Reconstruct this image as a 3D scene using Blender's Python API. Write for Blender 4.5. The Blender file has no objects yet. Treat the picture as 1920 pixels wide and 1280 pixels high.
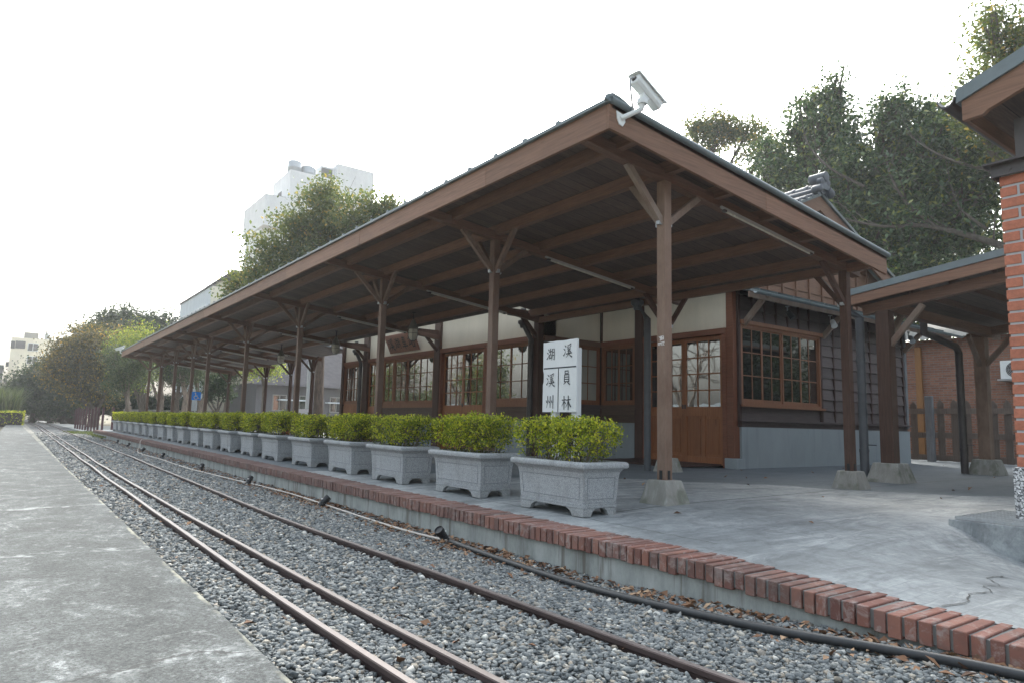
import bpy, bmesh, math, random
import numpy as np
from mathutils import Vector, Matrix
random.seed(7); RNG = np.random.default_rng(7)
S = bpy.context.scene
COL = S.collection
R = math.radians

# ------------------------------------------------------------------ camera, sky, sun, exposure
CAM = Vector((0, 0, 1.09))
def make_camera():
    y, p, r = R(36.25), R(6.8), R(1.4)
    F = Vector((math.sin(y) * math.cos(p), math.cos(y) * math.cos(p), math.sin(p)))
    R0 = Vector((math.cos(y), -math.sin(y), 0)); U0 = R0.cross(F)
    RR = R0 * math.cos(r) + U0 * math.sin(r); UU = -R0 * math.sin(r) + U0 * math.cos(r)
    m = Matrix(((RR.x, UU.x, -F.x, CAM.x), (RR.y, UU.y, -F.y, CAM.y), (RR.z, UU.z, -F.z, CAM.z), (0, 0, 0, 1)))
    cd = bpy.data.cameras.new('camera'); co = bpy.data.objects.new('camera', cd); COL.objects.link(co)
    cd.sensor_width = 36; cd.lens = 24.0; cd.clip_start = 0.05; cd.clip_end = 2000
    co.matrix_world = m; S.camera = co
make_camera()
SUN_EL, SUN_AZ = R(38), R(38)          # azimuth measured from +Y towards +X: behind the canopy, veiled by haze
W = bpy.data.worlds.new('World'); S.world = W; W.use_nodes = True
nt = W.node_tree; nt.nodes.clear()
sky = nt.nodes.new('ShaderNodeTexSky'); sky.sky_type = 'NISHITA'; sky.sun_disc = False
sky.sun_elevation = SUN_EL; sky.sun_rotation = SUN_AZ; sky.air_density = 1.6; sky.dust_density = 7.0; sky.ozone_density = 1.0
hs = nt.nodes.new('ShaderNodeHueSaturation'); hs.inputs['Saturation'].default_value = 0.38
bg = nt.nodes.new('ShaderNodeBackground'); bg.inputs['Strength'].default_value = 0.15
ow = nt.nodes.new('ShaderNodeOutputWorld')
tint = nt.nodes.new('ShaderNodeMix'); tint.data_type = 'RGBA'; tint.blend_type = 'MULTIPLY'; tint.inputs[0].default_value = 1.0; tint.inputs[7].default_value = (0.945, 1.005, 1.04, 1)
nt.links.new(sky.outputs[0], hs.inputs['Color']); nt.links.new(hs.outputs[0], tint.inputs[6]); nt.links.new(tint.outputs[2], bg.inputs[0]); nt.links.new(bg.outputs[0], ow.inputs[0])
sd = bpy.data.lights.new('sun', 'SUN'); sd.energy = 1.3; sd.angle = R(14); sd.color = (1.0, 0.93, 0.82)
so = bpy.data.objects.new('sun', sd); COL.objects.link(so)
sdir = Vector((math.sin(SUN_AZ) * math.cos(SUN_EL), math.cos(SUN_AZ) * math.cos(SUN_EL), math.sin(SUN_EL)))
so.rotation_euler = sdir.to_track_quat('Z', 'Y').to_euler()
S.view_settings.view_transform = 'Standard'; S.view_settings.look = 'None'; S.view_settings.gamma = 1.0
S.view_settings.exposure = 1.58
S.render.engine = 'CYCLES'; S.cycles.max_bounces = 8; S.cycles.transparent_max_bounces = 8

# ------------------------------------------------------------------ mesh helpers
class MB:
    def __init__(s): s.v = []; s.f = []
    def add(s, vs, fs):
        n = len(s.v); s.v += [tuple(v) for v in vs]; s.f += [tuple(i + n for i in f) for f in fs]
    def box(s, x0, y0, z0, x1, y1, z1):
        s.add([(x0,y0,z0),(x1,y0,z0),(x1,y1,z0),(x0,y1,z0),(x0,y0,z1),(x1,y0,z1),(x1,y1,z1),(x0,y1,z1)],
              [(0,3,2,1),(4,5,6,7),(0,1,5,4),(1,2,6,5),(2,3,7,6),(3,0,4,7)])
    def beam(s, p, q, w, h, up=(0,0,1)):
        p, q = Vector(p), Vector(q); d = (q - p).normalized(); a = d.cross(Vector(up)).normalized(); b = a.cross(d)
        vs = []
        for c in (p, q):
            for i, j in ((-1,-1),(1,-1),(1,1),(-1,1)): vs.append(c + a * (w/2*i) + b * (h/2*j))
        s.add(vs, [(0,1,2,3),(7,6,5,4),(0,4,5,1),(1,5,6,2),(2,6,7,3),(3,7,4,0)])
    def tube(s, pts, r, n=8, cap=True):
        pts = [Vector(p) for p in pts]; m = len(pts)
        rs = r if isinstance(r, (list, tuple)) else [r] * m
        vs = []; ref = Vector((0.13, 0.21, 0.97))
        for i, p in enumerate(pts):
            d = (pts[min(i+1, m-1)] - pts[max(i-1, 0)]).normalized()
            a = d.cross(ref)
            if a.length < 0.05: a = d.cross(Vector((1, 0, 0)))
            a.normalize(); b = d.cross(a)
            for k in range(n):
                t = 2 * math.pi * k / n; vs.append(p + (a * math.cos(t) + b * math.sin(t)) * rs[i])
        fs = [(i*n+k, i*n+(k+1)%n, (i+1)*n+(k+1)%n, (i+1)*n+k) for i in range(m-1) for k in range(n)]
        if cap: fs += [tuple(reversed(range(n))), tuple(range((m-1)*n, m*n))]
        s.add(vs, fs)
    def lathe(s, prof, c=(0,0,0), n=16, axis=None):
        vs = []; c = Vector(c); q = None
        if axis is not None: q = Vector((0,0,1)).rotation_difference(Vector(axis).normalized())
        for r, z in prof:
            for k in range(n):
                t = 2*math.pi*k/n; v = Vector((r*math.cos(t), r*math.sin(t), z))
                vs.append(c + (q @ v if q else v))
        m = len(prof)
        fs = [(i*n+k, i*n+(k+1)%n, (i+1)*n+(k+1)%n, (i+1)*n+k) for i in range(m-1) for k in range(n)]
        fs += [tuple(reversed(range(n))), tuple(range((m-1)*n, m*n))]
        s.add(vs, fs)
    def prism(s, pts, ext):
        n = len(pts); e = Vector(ext); a = [Vector(p) for p in pts]; b = [p + e for p in a]
        s.add(a + b, [tuple(range(n)), tuple(reversed(range(n, 2*n)))] + [(i, n+i, n+(i+1)%n, (i+1)%n) for i in range(n)])
    def rings(s, rings, close=True):
        n = len(rings[0]); vs = [v for r in rings for v in r]; m = len(rings)
        fs = [(i*n+k, i*n+(k+1)%n, (i+1)*n+(k+1)%n, (i+1)*n+k) for i in range(m-1) for k in range(n)]
        if close: fs += [tuple(reversed(range(n))), tuple(range((m-1)*n, m*n))]
        s.add(vs, fs)
    def frustum(s, cx, cy, z0, z1, a0, a1):
        q = lambda a, z: [(cx-a,cy-a,z),(cx+a,cy-a,z),(cx+a,cy+a,z),(cx-a,cy+a,z)]
        s.rings([q(a0, z0), q(a1, z1)])
    def quad(s, a, b, c, d): s.add([a, b, c, d], [(0, 1, 2, 3)])
    def build(s, name, mat, parent=None, smooth=None, bevel=0, fix=True):
        off = Vector((0, 0, 0)); p = parent
        while p is not None: off += p.location; p = p.parent
        me = bpy.data.meshes.new(name); me.from_pydata([tuple(Vector(v) - off) for v in s.v], [], s.f); me.update()
        if fix:
            bm = bmesh.new(); bm.from_mesh(me); bmesh.ops.recalc_face_normals(bm, faces=bm.faces); bm.to_mesh(me); bm.free()
        if smooth is not None:
            me.polygons.foreach_set('use_smooth', [True] * len(me.polygons)); me.set_sharp_from_angle(angle=R(smooth))
        o = bpy.data.objects.new(name, me); COL.objects.link(o)
        if parent: o.parent = parent
        if mat: me.materials.append(mat)
        if bevel:
            b = o.modifiers.new('bevel', 'BEVEL'); b.width = bevel; b.segments = 2; b.limit_method = 'ANGLE'
        return o

def np_mesh(name, verts, faces, mat, parent=None, k=None, smooth=False):
    """fast mesh: verts (n,3), faces (m,k) in world coordinates"""
    off = np.zeros(3); p = parent
    while p is not None: off += np.array(p.location); p = p.parent
    verts = np.asarray(verts, np.float32) - off.astype(np.float32); faces = np.asarray(faces, np.int32); k = faces.shape[1]
    me = bpy.data.meshes.new(name)
    me.vertices.add(len(verts)); me.vertices.foreach_set('co', verts.ravel())
    me.loops.add(faces.size); me.loops.foreach_set('vertex_index', faces.ravel())
    me.polygons.add(len(faces)); me.polygons.foreach_set('loop_start', np.arange(0, faces.size, k, dtype=np.int32))
    me.polygons.foreach_set('loop_total', np.full(len(faces), k, np.int32))
    if smooth: me.polygons.foreach_set('use_smooth', np.ones(len(faces), bool))
    me.update(calc_edges=True); me.validate()
    o = bpy.data.objects.new(name, me); COL.objects.link(o); me.materials.append(mat)
    if parent: o.parent = parent
    return o

def thing(name, label, cat, loc=(0,0,0), group=None):
    o = bpy.data.objects.new(name, None); COL.objects.link(o); o.location = loc; o.empty_display_size = 0.2
    o['label'] = label; o['category'] = cat
    if group: o['group'] = group
    return o
def tag(o, label=None, cat=None, group=None, kind=None):
    if label: o['label'] = label
    if cat: o['category'] = cat
    if group: o['group'] = group
    if kind: o['kind'] = kind
    return o
def dup(root, loc, rotz=0, label=None):
    def cp(o, par):
        c = o.copy(); COL.objects.link(c)
        if par: c.parent = par
        for ch in [x for x in kids.get(o, [])]: cp(ch, c)
        return c
    kids = {}
    for o in list(COL.objects):
        if o.parent: kids.setdefault(o.parent, []).append(o)
    r = cp(root, None); r.location = loc; r.rotation_euler = (0, 0, rotz)
    if label: r['label'] = label
    return r
ORD = ['first','second','third','fourth','fifth','sixth','seventh','eighth','ninth','tenth','eleventh','twelfth','thirteenth','fourteenth','fifteenth','sixteenth','seventeenth','eighteenth','nineteenth','twentieth','twenty-first','twenty-second']

# ------------------------------------------------------------------ materials
class NB:
    def __init__(s, name):
        s.m = bpy.data.materials.new(name); s.m.use_nodes = True; s.t = s.m.node_tree; s.t.nodes.clear()
        s.out = s.n('ShaderNodeOutputMaterial'); s.p = s.n('ShaderNodeBsdfPrincipled'); s.l(s.p.outputs[0], s.out.inputs[0])
    def n(s, typ, ins=None, **kw):
        x = s.t.nodes.new(typ)
        for a, b in kw.items(): setattr(x, a, b)
        for a, b in (ins or {}).items():
            if hasattr(b, 'is_linked') or hasattr(b, 'links'): s.t.links.new(b, x.inputs[a])
            else: x.inputs[a].default_value = b
        return x
    def l(s, a, b): s.t.links.new(a, b)
    def coord(s, scale=(1,1,1), src='Object', loc=(0,0,0)):
        tc = s.n('ShaderNodeTexCoord'); mp = s.n('ShaderNodeMapping', {'Scale': scale, 'Location': loc}); s.l(tc.outputs[src], mp.inputs[0]); return mp.outputs[0]
    def noise(s, vec, scale, detail=4, rough=0.55, dist=0.0):
        return s.n('ShaderNodeTexNoise', {'Vector': vec, 'Scale': scale, 'Detail': detail, 'Roughness': rough, 'Distortion': dist}).outputs[0]
    def ramp(s, fac, stops):
        r = s.n('ShaderNodeValToRGB'); e = r.color_ramp.elements
        while len(e) < len(stops): e.new(0.5)
        for i, (p, c) in enumerate(stops):
            e[i].position = p; e[i].color = (*c, 1) if len(c) == 3 else c
        s.l(fac, r.inputs[0]); return r.outputs[0]
    def mix(s, fac, a, b, mode='MIX'):
        x = s.n('ShaderNodeMix', data_type='RGBA', blend_type=mode)
        for sock, val in ((x.inputs[0], fac), (x.inputs[6], a), (x.inputs[7], b)):
            if hasattr(val, 'links'): s.l(val, sock)
            elif isinstance(val, (int, float)): sock.default_value = val
            else: sock.default_value = (*val, 1)
        return x.outputs[2]
    def math(s, op, a, b=0.0, c=None):
        x = s.n('ShaderNodeMath', operation=op)
        for i, val in enumerate((a, b) if c is None else (a, b, c)):
            if hasattr(val, 'links'): s.l(val, x.inputs[i])
            else: x.inputs[i].default_value = val
        return x.outputs[0]
    def isl(s): return s.n('ShaderNodeNewGeometry').outputs['Random Per Island']
    def bump(s, h, strength=0.3, dist=0.01):
        b = s.n('ShaderNodeBump', {'Strength': strength, 'Distance': dist, 'Height': h}); s.l(b.outputs[0], s.p.inputs['Normal'])
    def base(s, c):
        if hasattr(c, 'links'): s.l(c, s.p.inputs['Base Color'])
        else: s.p.inputs['Base Color'].default_value = (*c, 1)
    def rough(s, r):
        if hasattr(r, 'links'): s.l(r, s.p.inputs['Roughness'])
        else: s.p.inputs['Roughness'].default_value = r
def mul(c, k): return tuple(min(1, x*k) for x in c)
def gray(v): return (v, v, v)

def wood(name, c, axis, var=0.35, rough=0.62, streak=0.0, fine=60, weather=None):
    b = NB(name); sc = [1, 1, 1]; sc['xyz'.index(axis)] = 0.045
    v = b.coord(tuple(sc)); g = b.noise(v, fine, 6, 0.65, 0.6); g2 = b.noise(b.coord((1,1,1)), 1.7, 4)
    col = b.ramp(g, [(0.25, mul(c, 0.62)), (0.5, c), (0.78, mul(c, 1.35))])
    col = b.mix(b.math('MULTIPLY', g2, 0.5), col, mul(c, 0.55))
    i = b.isl(); col = b.mix(1.0, col, b.ramp(i, [(0, gray(1-var)), (1, gray(1+var*0.6))]), 'MULTIPLY')
    sc2 = [9, 9, 9]; sc2['xyz'.index(axis)] = 2.2
    kn = b.noise(b.coord(tuple(sc2)), 1.0, 2); col = b.mix(b.ramp(kn, [(0.70, gray(0)), (0.76, gray(0.6))]), col, mul(c, 0.38))
    if weather:
        wn = b.noise(b.coord((1, 1, 0.5)), 2.3, 6, 0.7); col = b.mix(b.ramp(wn, [(0.34, gray(0.15)), (0.62, gray(0.8))]), col, weather)
    if streak:
        sv = b.coord((7, 7, 0.35)); sn = b.noise(sv, 1.5, 3, 0.6); sn2 = b.noise(b.coord((1,1,1)), 6, 5)
        m = b.math('MULTIPLY', b.ramp(sn, [(0.70, gray(0)), (0.78, gray(1))]), b.ramp(sn2, [(0.42, gray(0)), (0.6, gray(1))]))
        col = b.mix(b.math('MULTIPLY', m, streak), col, (0.55, 0.47, 0.42))
    b.base(col); b.rough(rough); b.bump(g, 0.35, 0.004); b.p.inputs['Specular IOR Level'].default_value = 0.3
    return b.m

M = {}
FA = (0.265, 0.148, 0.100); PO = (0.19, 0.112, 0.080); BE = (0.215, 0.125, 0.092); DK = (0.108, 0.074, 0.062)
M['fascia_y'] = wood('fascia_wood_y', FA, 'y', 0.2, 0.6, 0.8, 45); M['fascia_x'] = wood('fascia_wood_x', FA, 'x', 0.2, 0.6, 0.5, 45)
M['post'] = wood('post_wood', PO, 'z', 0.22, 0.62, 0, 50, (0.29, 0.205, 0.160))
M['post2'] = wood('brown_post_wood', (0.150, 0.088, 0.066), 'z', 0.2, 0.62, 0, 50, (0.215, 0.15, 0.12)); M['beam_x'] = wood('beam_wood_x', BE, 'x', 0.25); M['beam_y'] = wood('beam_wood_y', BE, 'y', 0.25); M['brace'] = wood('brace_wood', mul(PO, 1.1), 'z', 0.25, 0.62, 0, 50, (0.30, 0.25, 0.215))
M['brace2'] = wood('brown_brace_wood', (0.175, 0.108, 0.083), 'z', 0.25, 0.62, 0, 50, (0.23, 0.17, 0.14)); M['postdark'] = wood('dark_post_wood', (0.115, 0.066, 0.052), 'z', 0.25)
M['door'] = wood('door_wood', (0.33, 0.130, 0.058), 'z', 0.15, 0.42, 0, 40); M['lintel'] = wood('lintel_wood', (0.23, 0.092, 0.055), 'y', 0.18, 0.5)
M['frame'] = wood('window_wood', (0.27, 0.122, 0.070), 'z', 0.15, 0.5)
M['board_y'] = wood('dark_board_y', (0.135, 0.090, 0.072), 'y', 0.3); M['board_x'] = wood('dark_board_x', (0.115, 0.090, 0.090), 'x', 0.35, 0.6)
M['batten'] = wood('batten_wood', (0.075, 0.045, 0.040), 'z', 0.3); M['gable'] = wood('gable_wood', (0.22, 0.118, 0.078), 'x', 0.2)
M['picket'] = wood('picket_wood', (0.17, 0.135, 0.115), 'z', 0.4, 0.75); M['oldpost'] = wood('old_grey_wood', (0.24, 0.25, 0.27), 'z', 0.2, 0.8)
M['orange'] = wood('orange_wood', (0.30, 0.15, 0.06), 'z', 0.2)

def deck():
    b = NB('roof_deck_boards'); tc = b.coord((1,1,1)); sep = b.n('ShaderNodeSeparateXYZ', {0: tc})
    fr = b.math('FRACT', b.math('MULTIPLY', sep.outputs[1], 5.0)); gap = b.math('LESS_THAN', fr, 0.035)
    cell = b.n('ShaderNodeTexWhiteNoise', {'W': b.math('FLOOR', b.math('MULTIPLY', sep.outputs[1], 5.0))}, noise_dimensions='1D').outputs[0]
    g = b.noise(b.coord((0.06, 1, 1)), 50, 6, 0.65)
    col = b.ramp(g, [(0.3, mul(DK, 0.7)), (0.7, mul(DK, 1.4))]); col = b.mix(1.0, col, b.ramp(cell, [(0, gray(0.82)), (1, gray(1.18))]), 'MULTIPLY')
    col = b.mix(gap, col, (0.012, 0.01, 0.01)); b.base(col); b.rough(0.7); return b.m
M['deck'] = deck()

def simple(name, c, rough=0.5, metal=0.0, var=0.15, scale=4, bump=0.0, spec=0.5):
    b = NB(name); n = b.noise(b.coord(), scale, 6, 0.65)
    b.base(b.ramp(n, [(0.3, mul(c, 1-var)), (0.7, mul(c, 1+var))])); b.rough(b.math('MULTIPLY_ADD', n, 0.2, rough-0.1)); b.p.inputs['Metallic'].default_value = metal
    b.p.inputs['Specular IOR Level'].default_value = spec
    if bump: b.bump(b.noise(b.coord(), scale*12, 5), bump, 0.005)
    return b.m
M['flash'] = simple('painted_flashing', (0.15, 0.185, 0.20), 0.42, 0.0, 0.18, 3); M['roofmetal'] = simple('metal_roofing', (0.10, 0.12, 0.125), 0.45, 0, 0.2, 3)
M['pipe'] = simple('dark_pipe', (0.060, 0.052, 0.052), 0.42, 0, 0.25, 5); M['greypipe'] = simple('grey_pipe', (0.075, 0.083, 0.096), 0.45, 0, 0.2, 5)
M['black'] = simple('black_plastic', (0.018, 0.019, 0.022), 0.45, 0, 0.3, 20); M['iron'] = simple('black_iron', (0.03, 0.03, 0.033), 0.5, 0.2, 0.3, 12)
M['whitemetal'] = simple('white_painted_metal', (0.72, 0.74, 0.74), 0.35, 0, 0.06, 8); M['steel'] = simple('galvanised_steel', (0.42, 0.44, 0.46), 0.4, 0.6, 0.15, 20)
M['cream'] = simple('cream_plastic', (0.62, 0.55, 0.38), 0.5, 0, 0.1, 8); M['ink'] = simple('black_ink', (0.03, 0.035, 0.045), 0.7, 0, 0.4, 60)
M['chalk'] = simple('white_marker', (0.75, 0.73, 0.72), 0.8, 0, 0.15, 60); M['blue'] = simple('blue_sign_paint', (0.03, 0.27, 0.85), 0.4, 0, 0.06, 5)
M['tube'] = simple('lamp_tube', (0.40, 0.385, 0.36), 0.35, 0, 0.08, 5); M['lampglass'] = simple('milky_lamp_glass', (0.60, 0.58, 0.50), 0.25, 0, 0.12, 12)
M['redpost'] = simple('dark_red_paint', (0.075, 0.030, 0.038), 0.55, 0, 0.3, 6); M['tile'] = simple('grey_roof_tile', (0.085, 0.095, 0.115), 0.5, 0, 0.3, 6, 0.2)
M['conered'] = simple('orange_cone_plastic', (0.55, 0.11, 0.04), 0.5, 0, 0.1, 6); M['lampcap'] = simple('dull_lamp_cap', (0.17, 0.165, 0.145), 0.5, 0.2, 0.2, 12); M['slate'] = simple('dark_slate_roof', (0.075, 0.073, 0.082), 0.9, 0, 0.3, 2, 0.0, 0.02); M['cable'] = simple('pale_cable', (0.50, 0.46, 0.42), 0.6, 0, 0.15, 9); M['hose'] = simple('black_hose', (0.028, 0.03, 0.034), 0.5, 0, 0.3, 15)
M['greenwall'] = simple('green_paint', (0.10, 0.14, 0.09), 0.6, 0, 0.2, 3); M['darkint'] = simple('dark_interior', (0.02, 0.02, 0.02), 0.9)
M['carved'] = wood('carved_board_wood', (0.30, 0.15, 0.105), 'z', 0.1, 0.65, 0, 40); M['carvedink'] = simple('faded_dark_green_lettering', (0.045, 0.05, 0.042), 0.8, 0, 0.4, 40)

def plaster(name, c, stain=0.25):
    b = NB(name); n = b.noise(b.coord((1,1,0.5)), 1.1, 6, 0.7); n2 = b.noise(b.coord((3,3,0.4)), 1.5, 4)
    col = b.ramp(n, [(0.3, mul(c, 0.88)), (0.7, mul(c, 1.05))]); col = b.mix(b.ramp(n2, [(0.55, gray(0)), (0.75, gray(stain))]), col, mul(c, 0.6))
    b.base(col); b.rough(0.85); b.bump(b.noise(b.coord(), 70, 4), 0.12, 0.004); return b.m
M['plaster'] = plaster('cream_plaster', (0.66, 0.59, 0.48), 0.10); M['plinth'] = plaster('cement_plinth', (0.30, 0.335, 0.36), 0.45)
M['white'] = plaster('white_board_paint', (0.72, 0.74, 0.76), 0.12); M['tower'] = plaster('white_tiled_facade', (0.82, 0.82, 0.83), 0.12)
M['creamhouse'] = plaster('cream_facade', (0.80, 0.75, 0.63), 0.12); M['greyhouse'] = plaster('grey_facade', (0.15, 0.143, 0.15), 0.3)
M['bluehouse'] = plaster('pale_blue_facade', (0.66, 0.70, 0.73), 0.15); M['oldconcrete'] = plaster('old_concrete', (0.30, 0.29, 0.27), 0.6)

def base_concrete():
    b = NB('post_base_concrete'); n = b.noise(b.coord((1,1,0.35)), 7, 6, 0.7); n2 = b.noise(b.coord((14, 14, 1.2)), 1, 4); n3 = b.noise(b.coord(), 3.5, 5)
    col = b.ramp(n, [(0.3, (0.22, 0.215, 0.195)), (0.55, (0.30, 0.295, 0.275)), (0.75, (0.37, 0.37, 0.355))])
    col = b.mix(b.ramp(n2, [(0.58, gray(0)), (0.78, gray(0.55))]), col, (0.48, 0.49, 0.48))
    z = b.n('ShaderNodeSeparateXYZ', {0: b.coord()}).outputs[2]
    gm = b.math('MULTIPLY', b.ramp(n3, [(0.50, gray(0)), (0.62, gray(1))]), 0.55); col = b.mix(gm, col, (0.085, 0.10, 0.06))
    b.base(col); b.rough(0.9); b.bump(b.noise(b.coord(), 45, 5), 0.3, 0.006); return b.m
M['base'] = base_concrete()

def glass(name, tint=(0.016, 0.017, 0.018), ior=4.0):
    b = NB(name); b.base(tint); b.rough(0.02); b.p.inputs['IOR'].default_value = ior; b.p.inputs['Specular IOR Level'].default_value = 0.5
    b.bump(b.noise(b.coord(), 1.6, 2), 0.03, 0.05); return b.m
M['glass'] = glass('window_glass'); M['glass_end'] = glass('end_window_glass', (0.012, 0.013, 0.014), 1.9); M['pale_pane'] = plaster('pale_window_pane', (0.40, 0.38, 0.33), 0.2)  # last: opaque pale colour for the panes of the return wall

def granite():
    b = NB('speckled_granite'); v = b.coord()
    vo = b.n('ShaderNodeTexVoronoi', {'Vector': v, 'Scale': 210.0}); sp = b.n('ShaderNodeSeparateColor', {0: vo.outputs['Color']}).outputs[0]
    n = b.noise(v, 420, 3, 0.6); n2 = b.noise(v, 3, 4)
    col = b.ramp(sp, [(0.0, (0.085, 0.09, 0.10)), (0.22, (0.27, 0.285, 0.305)), (0.6, (0.41, 0.43, 0.45)), (1.0, (0.66, 0.68, 0.70))])
    col = b.mix(0.35, col, b.ramp(n, [(0.35, (0.10, 0.11, 0.12)), (0.65, (0.62, 0.63, 0.65))])); col = b.mix(b.math('MULTIPLY', n2, 0.35), col, (0.24, 0.26, 0.28))
    rnd = b.n('ShaderNodeObjectInfo').outputs['Random']; cv = b.n('ShaderNodeVectorMath', {0: v, 1: b.n('ShaderNodeCombineXYZ', {0: b.math('MULTIPLY', rnd, 31.0), 1: b.math('MULTIPLY', rnd, 17.0)}).outputs[0]}, operation='ADD').outputs[0]
    st = b.n('ShaderNodeTexNoise', {'Vector': b.n('ShaderNodeMapping', {'Vector': cv, 'Scale': (5, 5, 1.3)}).outputs[0], 'Scale': 1.0, 'Detail': 5.0, 'Roughness': 0.7}).outputs[0]
    col = b.mix(b.ramp(st, [(0.52, gray(0)), (0.72, gray(0.55))]), col, (0.17, 0.175, 0.165))
    zz = b.n('ShaderNodeSeparateXYZ', {0: v}).outputs[2]; low = b.n('ShaderNodeMapRange', {'Value': b.math('MULTIPLY_ADD', st, 0.10, zz), 'From Min': 0.17, 'From Max': 0.06}).outputs[0]
    col = b.mix(b.math('MULTIPLY', low, 0.35), col, (0.16, 0.155, 0.135))
    b.base(col); b.rough(0.75); b.bump(n, 0.25, 0.003); return b.m
M['granite'] = granite()

def bricks_soldier():
    b = NB('weathered_edge_brick'); i = b.isl(); v = b.coord(); n = b.noise(v, 14, 6, 0.7); n2 = b.noise(b.coord((1,0.6,1)), 2.2, 5, 0.7)
    col = b.ramp(i, [(0.0, (0.15, 0.065, 0.053)), (0.35, (0.25, 0.105, 0.076)), (0.7, (0.31, 0.145, 0.105)), (0.9, (0.23, 0.12, 0.10)), (1.0, (0.11, 0.075, 0.065))])
    col = b.mix(b.ramp(n, [(0.35, gray(0)), (0.75, gray(0.6))]), col, (0.20, 0.10, 0.085))
    col = b.mix(b.ramp(b.noise(v, 9, 6, 0.75, 0.5), [(0.51, gray(0)), (0.66, gray(0.8))]), col, (0.38, 0.32, 0.30))
    col = b.mix(b.ramp(n2, [(0.50, gray(0)), (0.70, gray(0.7))]), col, (0.10, 0.075, 0.068))
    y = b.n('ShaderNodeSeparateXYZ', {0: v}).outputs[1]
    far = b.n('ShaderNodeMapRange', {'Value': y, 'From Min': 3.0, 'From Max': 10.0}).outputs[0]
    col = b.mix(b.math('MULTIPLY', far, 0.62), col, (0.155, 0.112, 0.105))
    b.base(col); b.rough(0.85); b.bump(n, 0.5, 0.006); return b.m
M['brick'] = bricks_soldier()
M['mortar'] = plaster('grey_mortar', (0.20, 0.20, 0.195), 0.4)

def brickwall(name, c1, c2, mortar, scale, bw=0.24, bh=0.075, swap=False, mort=0.012):
    b = NB(name); v = b.coord(); s = b.n('ShaderNodeSeparateXYZ', {0: v})
    cv = b.n('ShaderNodeCombineXYZ', {0: b.math('ADD', s.outputs[0], s.outputs[1]), 1: s.outputs[2]}).outputs[0]
    t = b.n('ShaderNodeTexBrick', {'Vector': cv, 'Color1': (*c1, 1), 'Color2': (*c2, 1), 'Mortar': (*mortar, 1), 'Scale': scale, 'Mortar Size': mort, 'Mortar Smooth': 0.1, 'Brick Width': bw, 'Row Height': bh, 'Bias': 0.0})
    n = b.noise(v, 9, 6, 0.7); col = b.mix(b.ramp(n, [(0.35, gray(0)), (0.75, gray(0.45))]), t.outputs[0], mul(c1, 0.6))
    n2 = b.noise(v, 26, 5, 0.7); col = b.mix(b.ramp(n2, [(0.62, gray(0)), (0.70, gray(0.6))]), col, (0.5, 0.47, 0.42))
    b.base(col); b.rough(0.85); b.bump(t.outputs[1], -0.5, 0.01); return b.m
M['pillarbrick'] = simple('pillar_brick_face', (0.46, 0.165, 0.100), 0.8, 0, 0.25, 14, 0.3)
M['oldbrick'] = brickwall('old_red_brick', (0.20, 0.085, 0.055), (0.30, 0.14, 0.09), (0.20, 0.18, 0.16), 1.0, 0.27, 0.085, mort=0.010)

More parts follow.
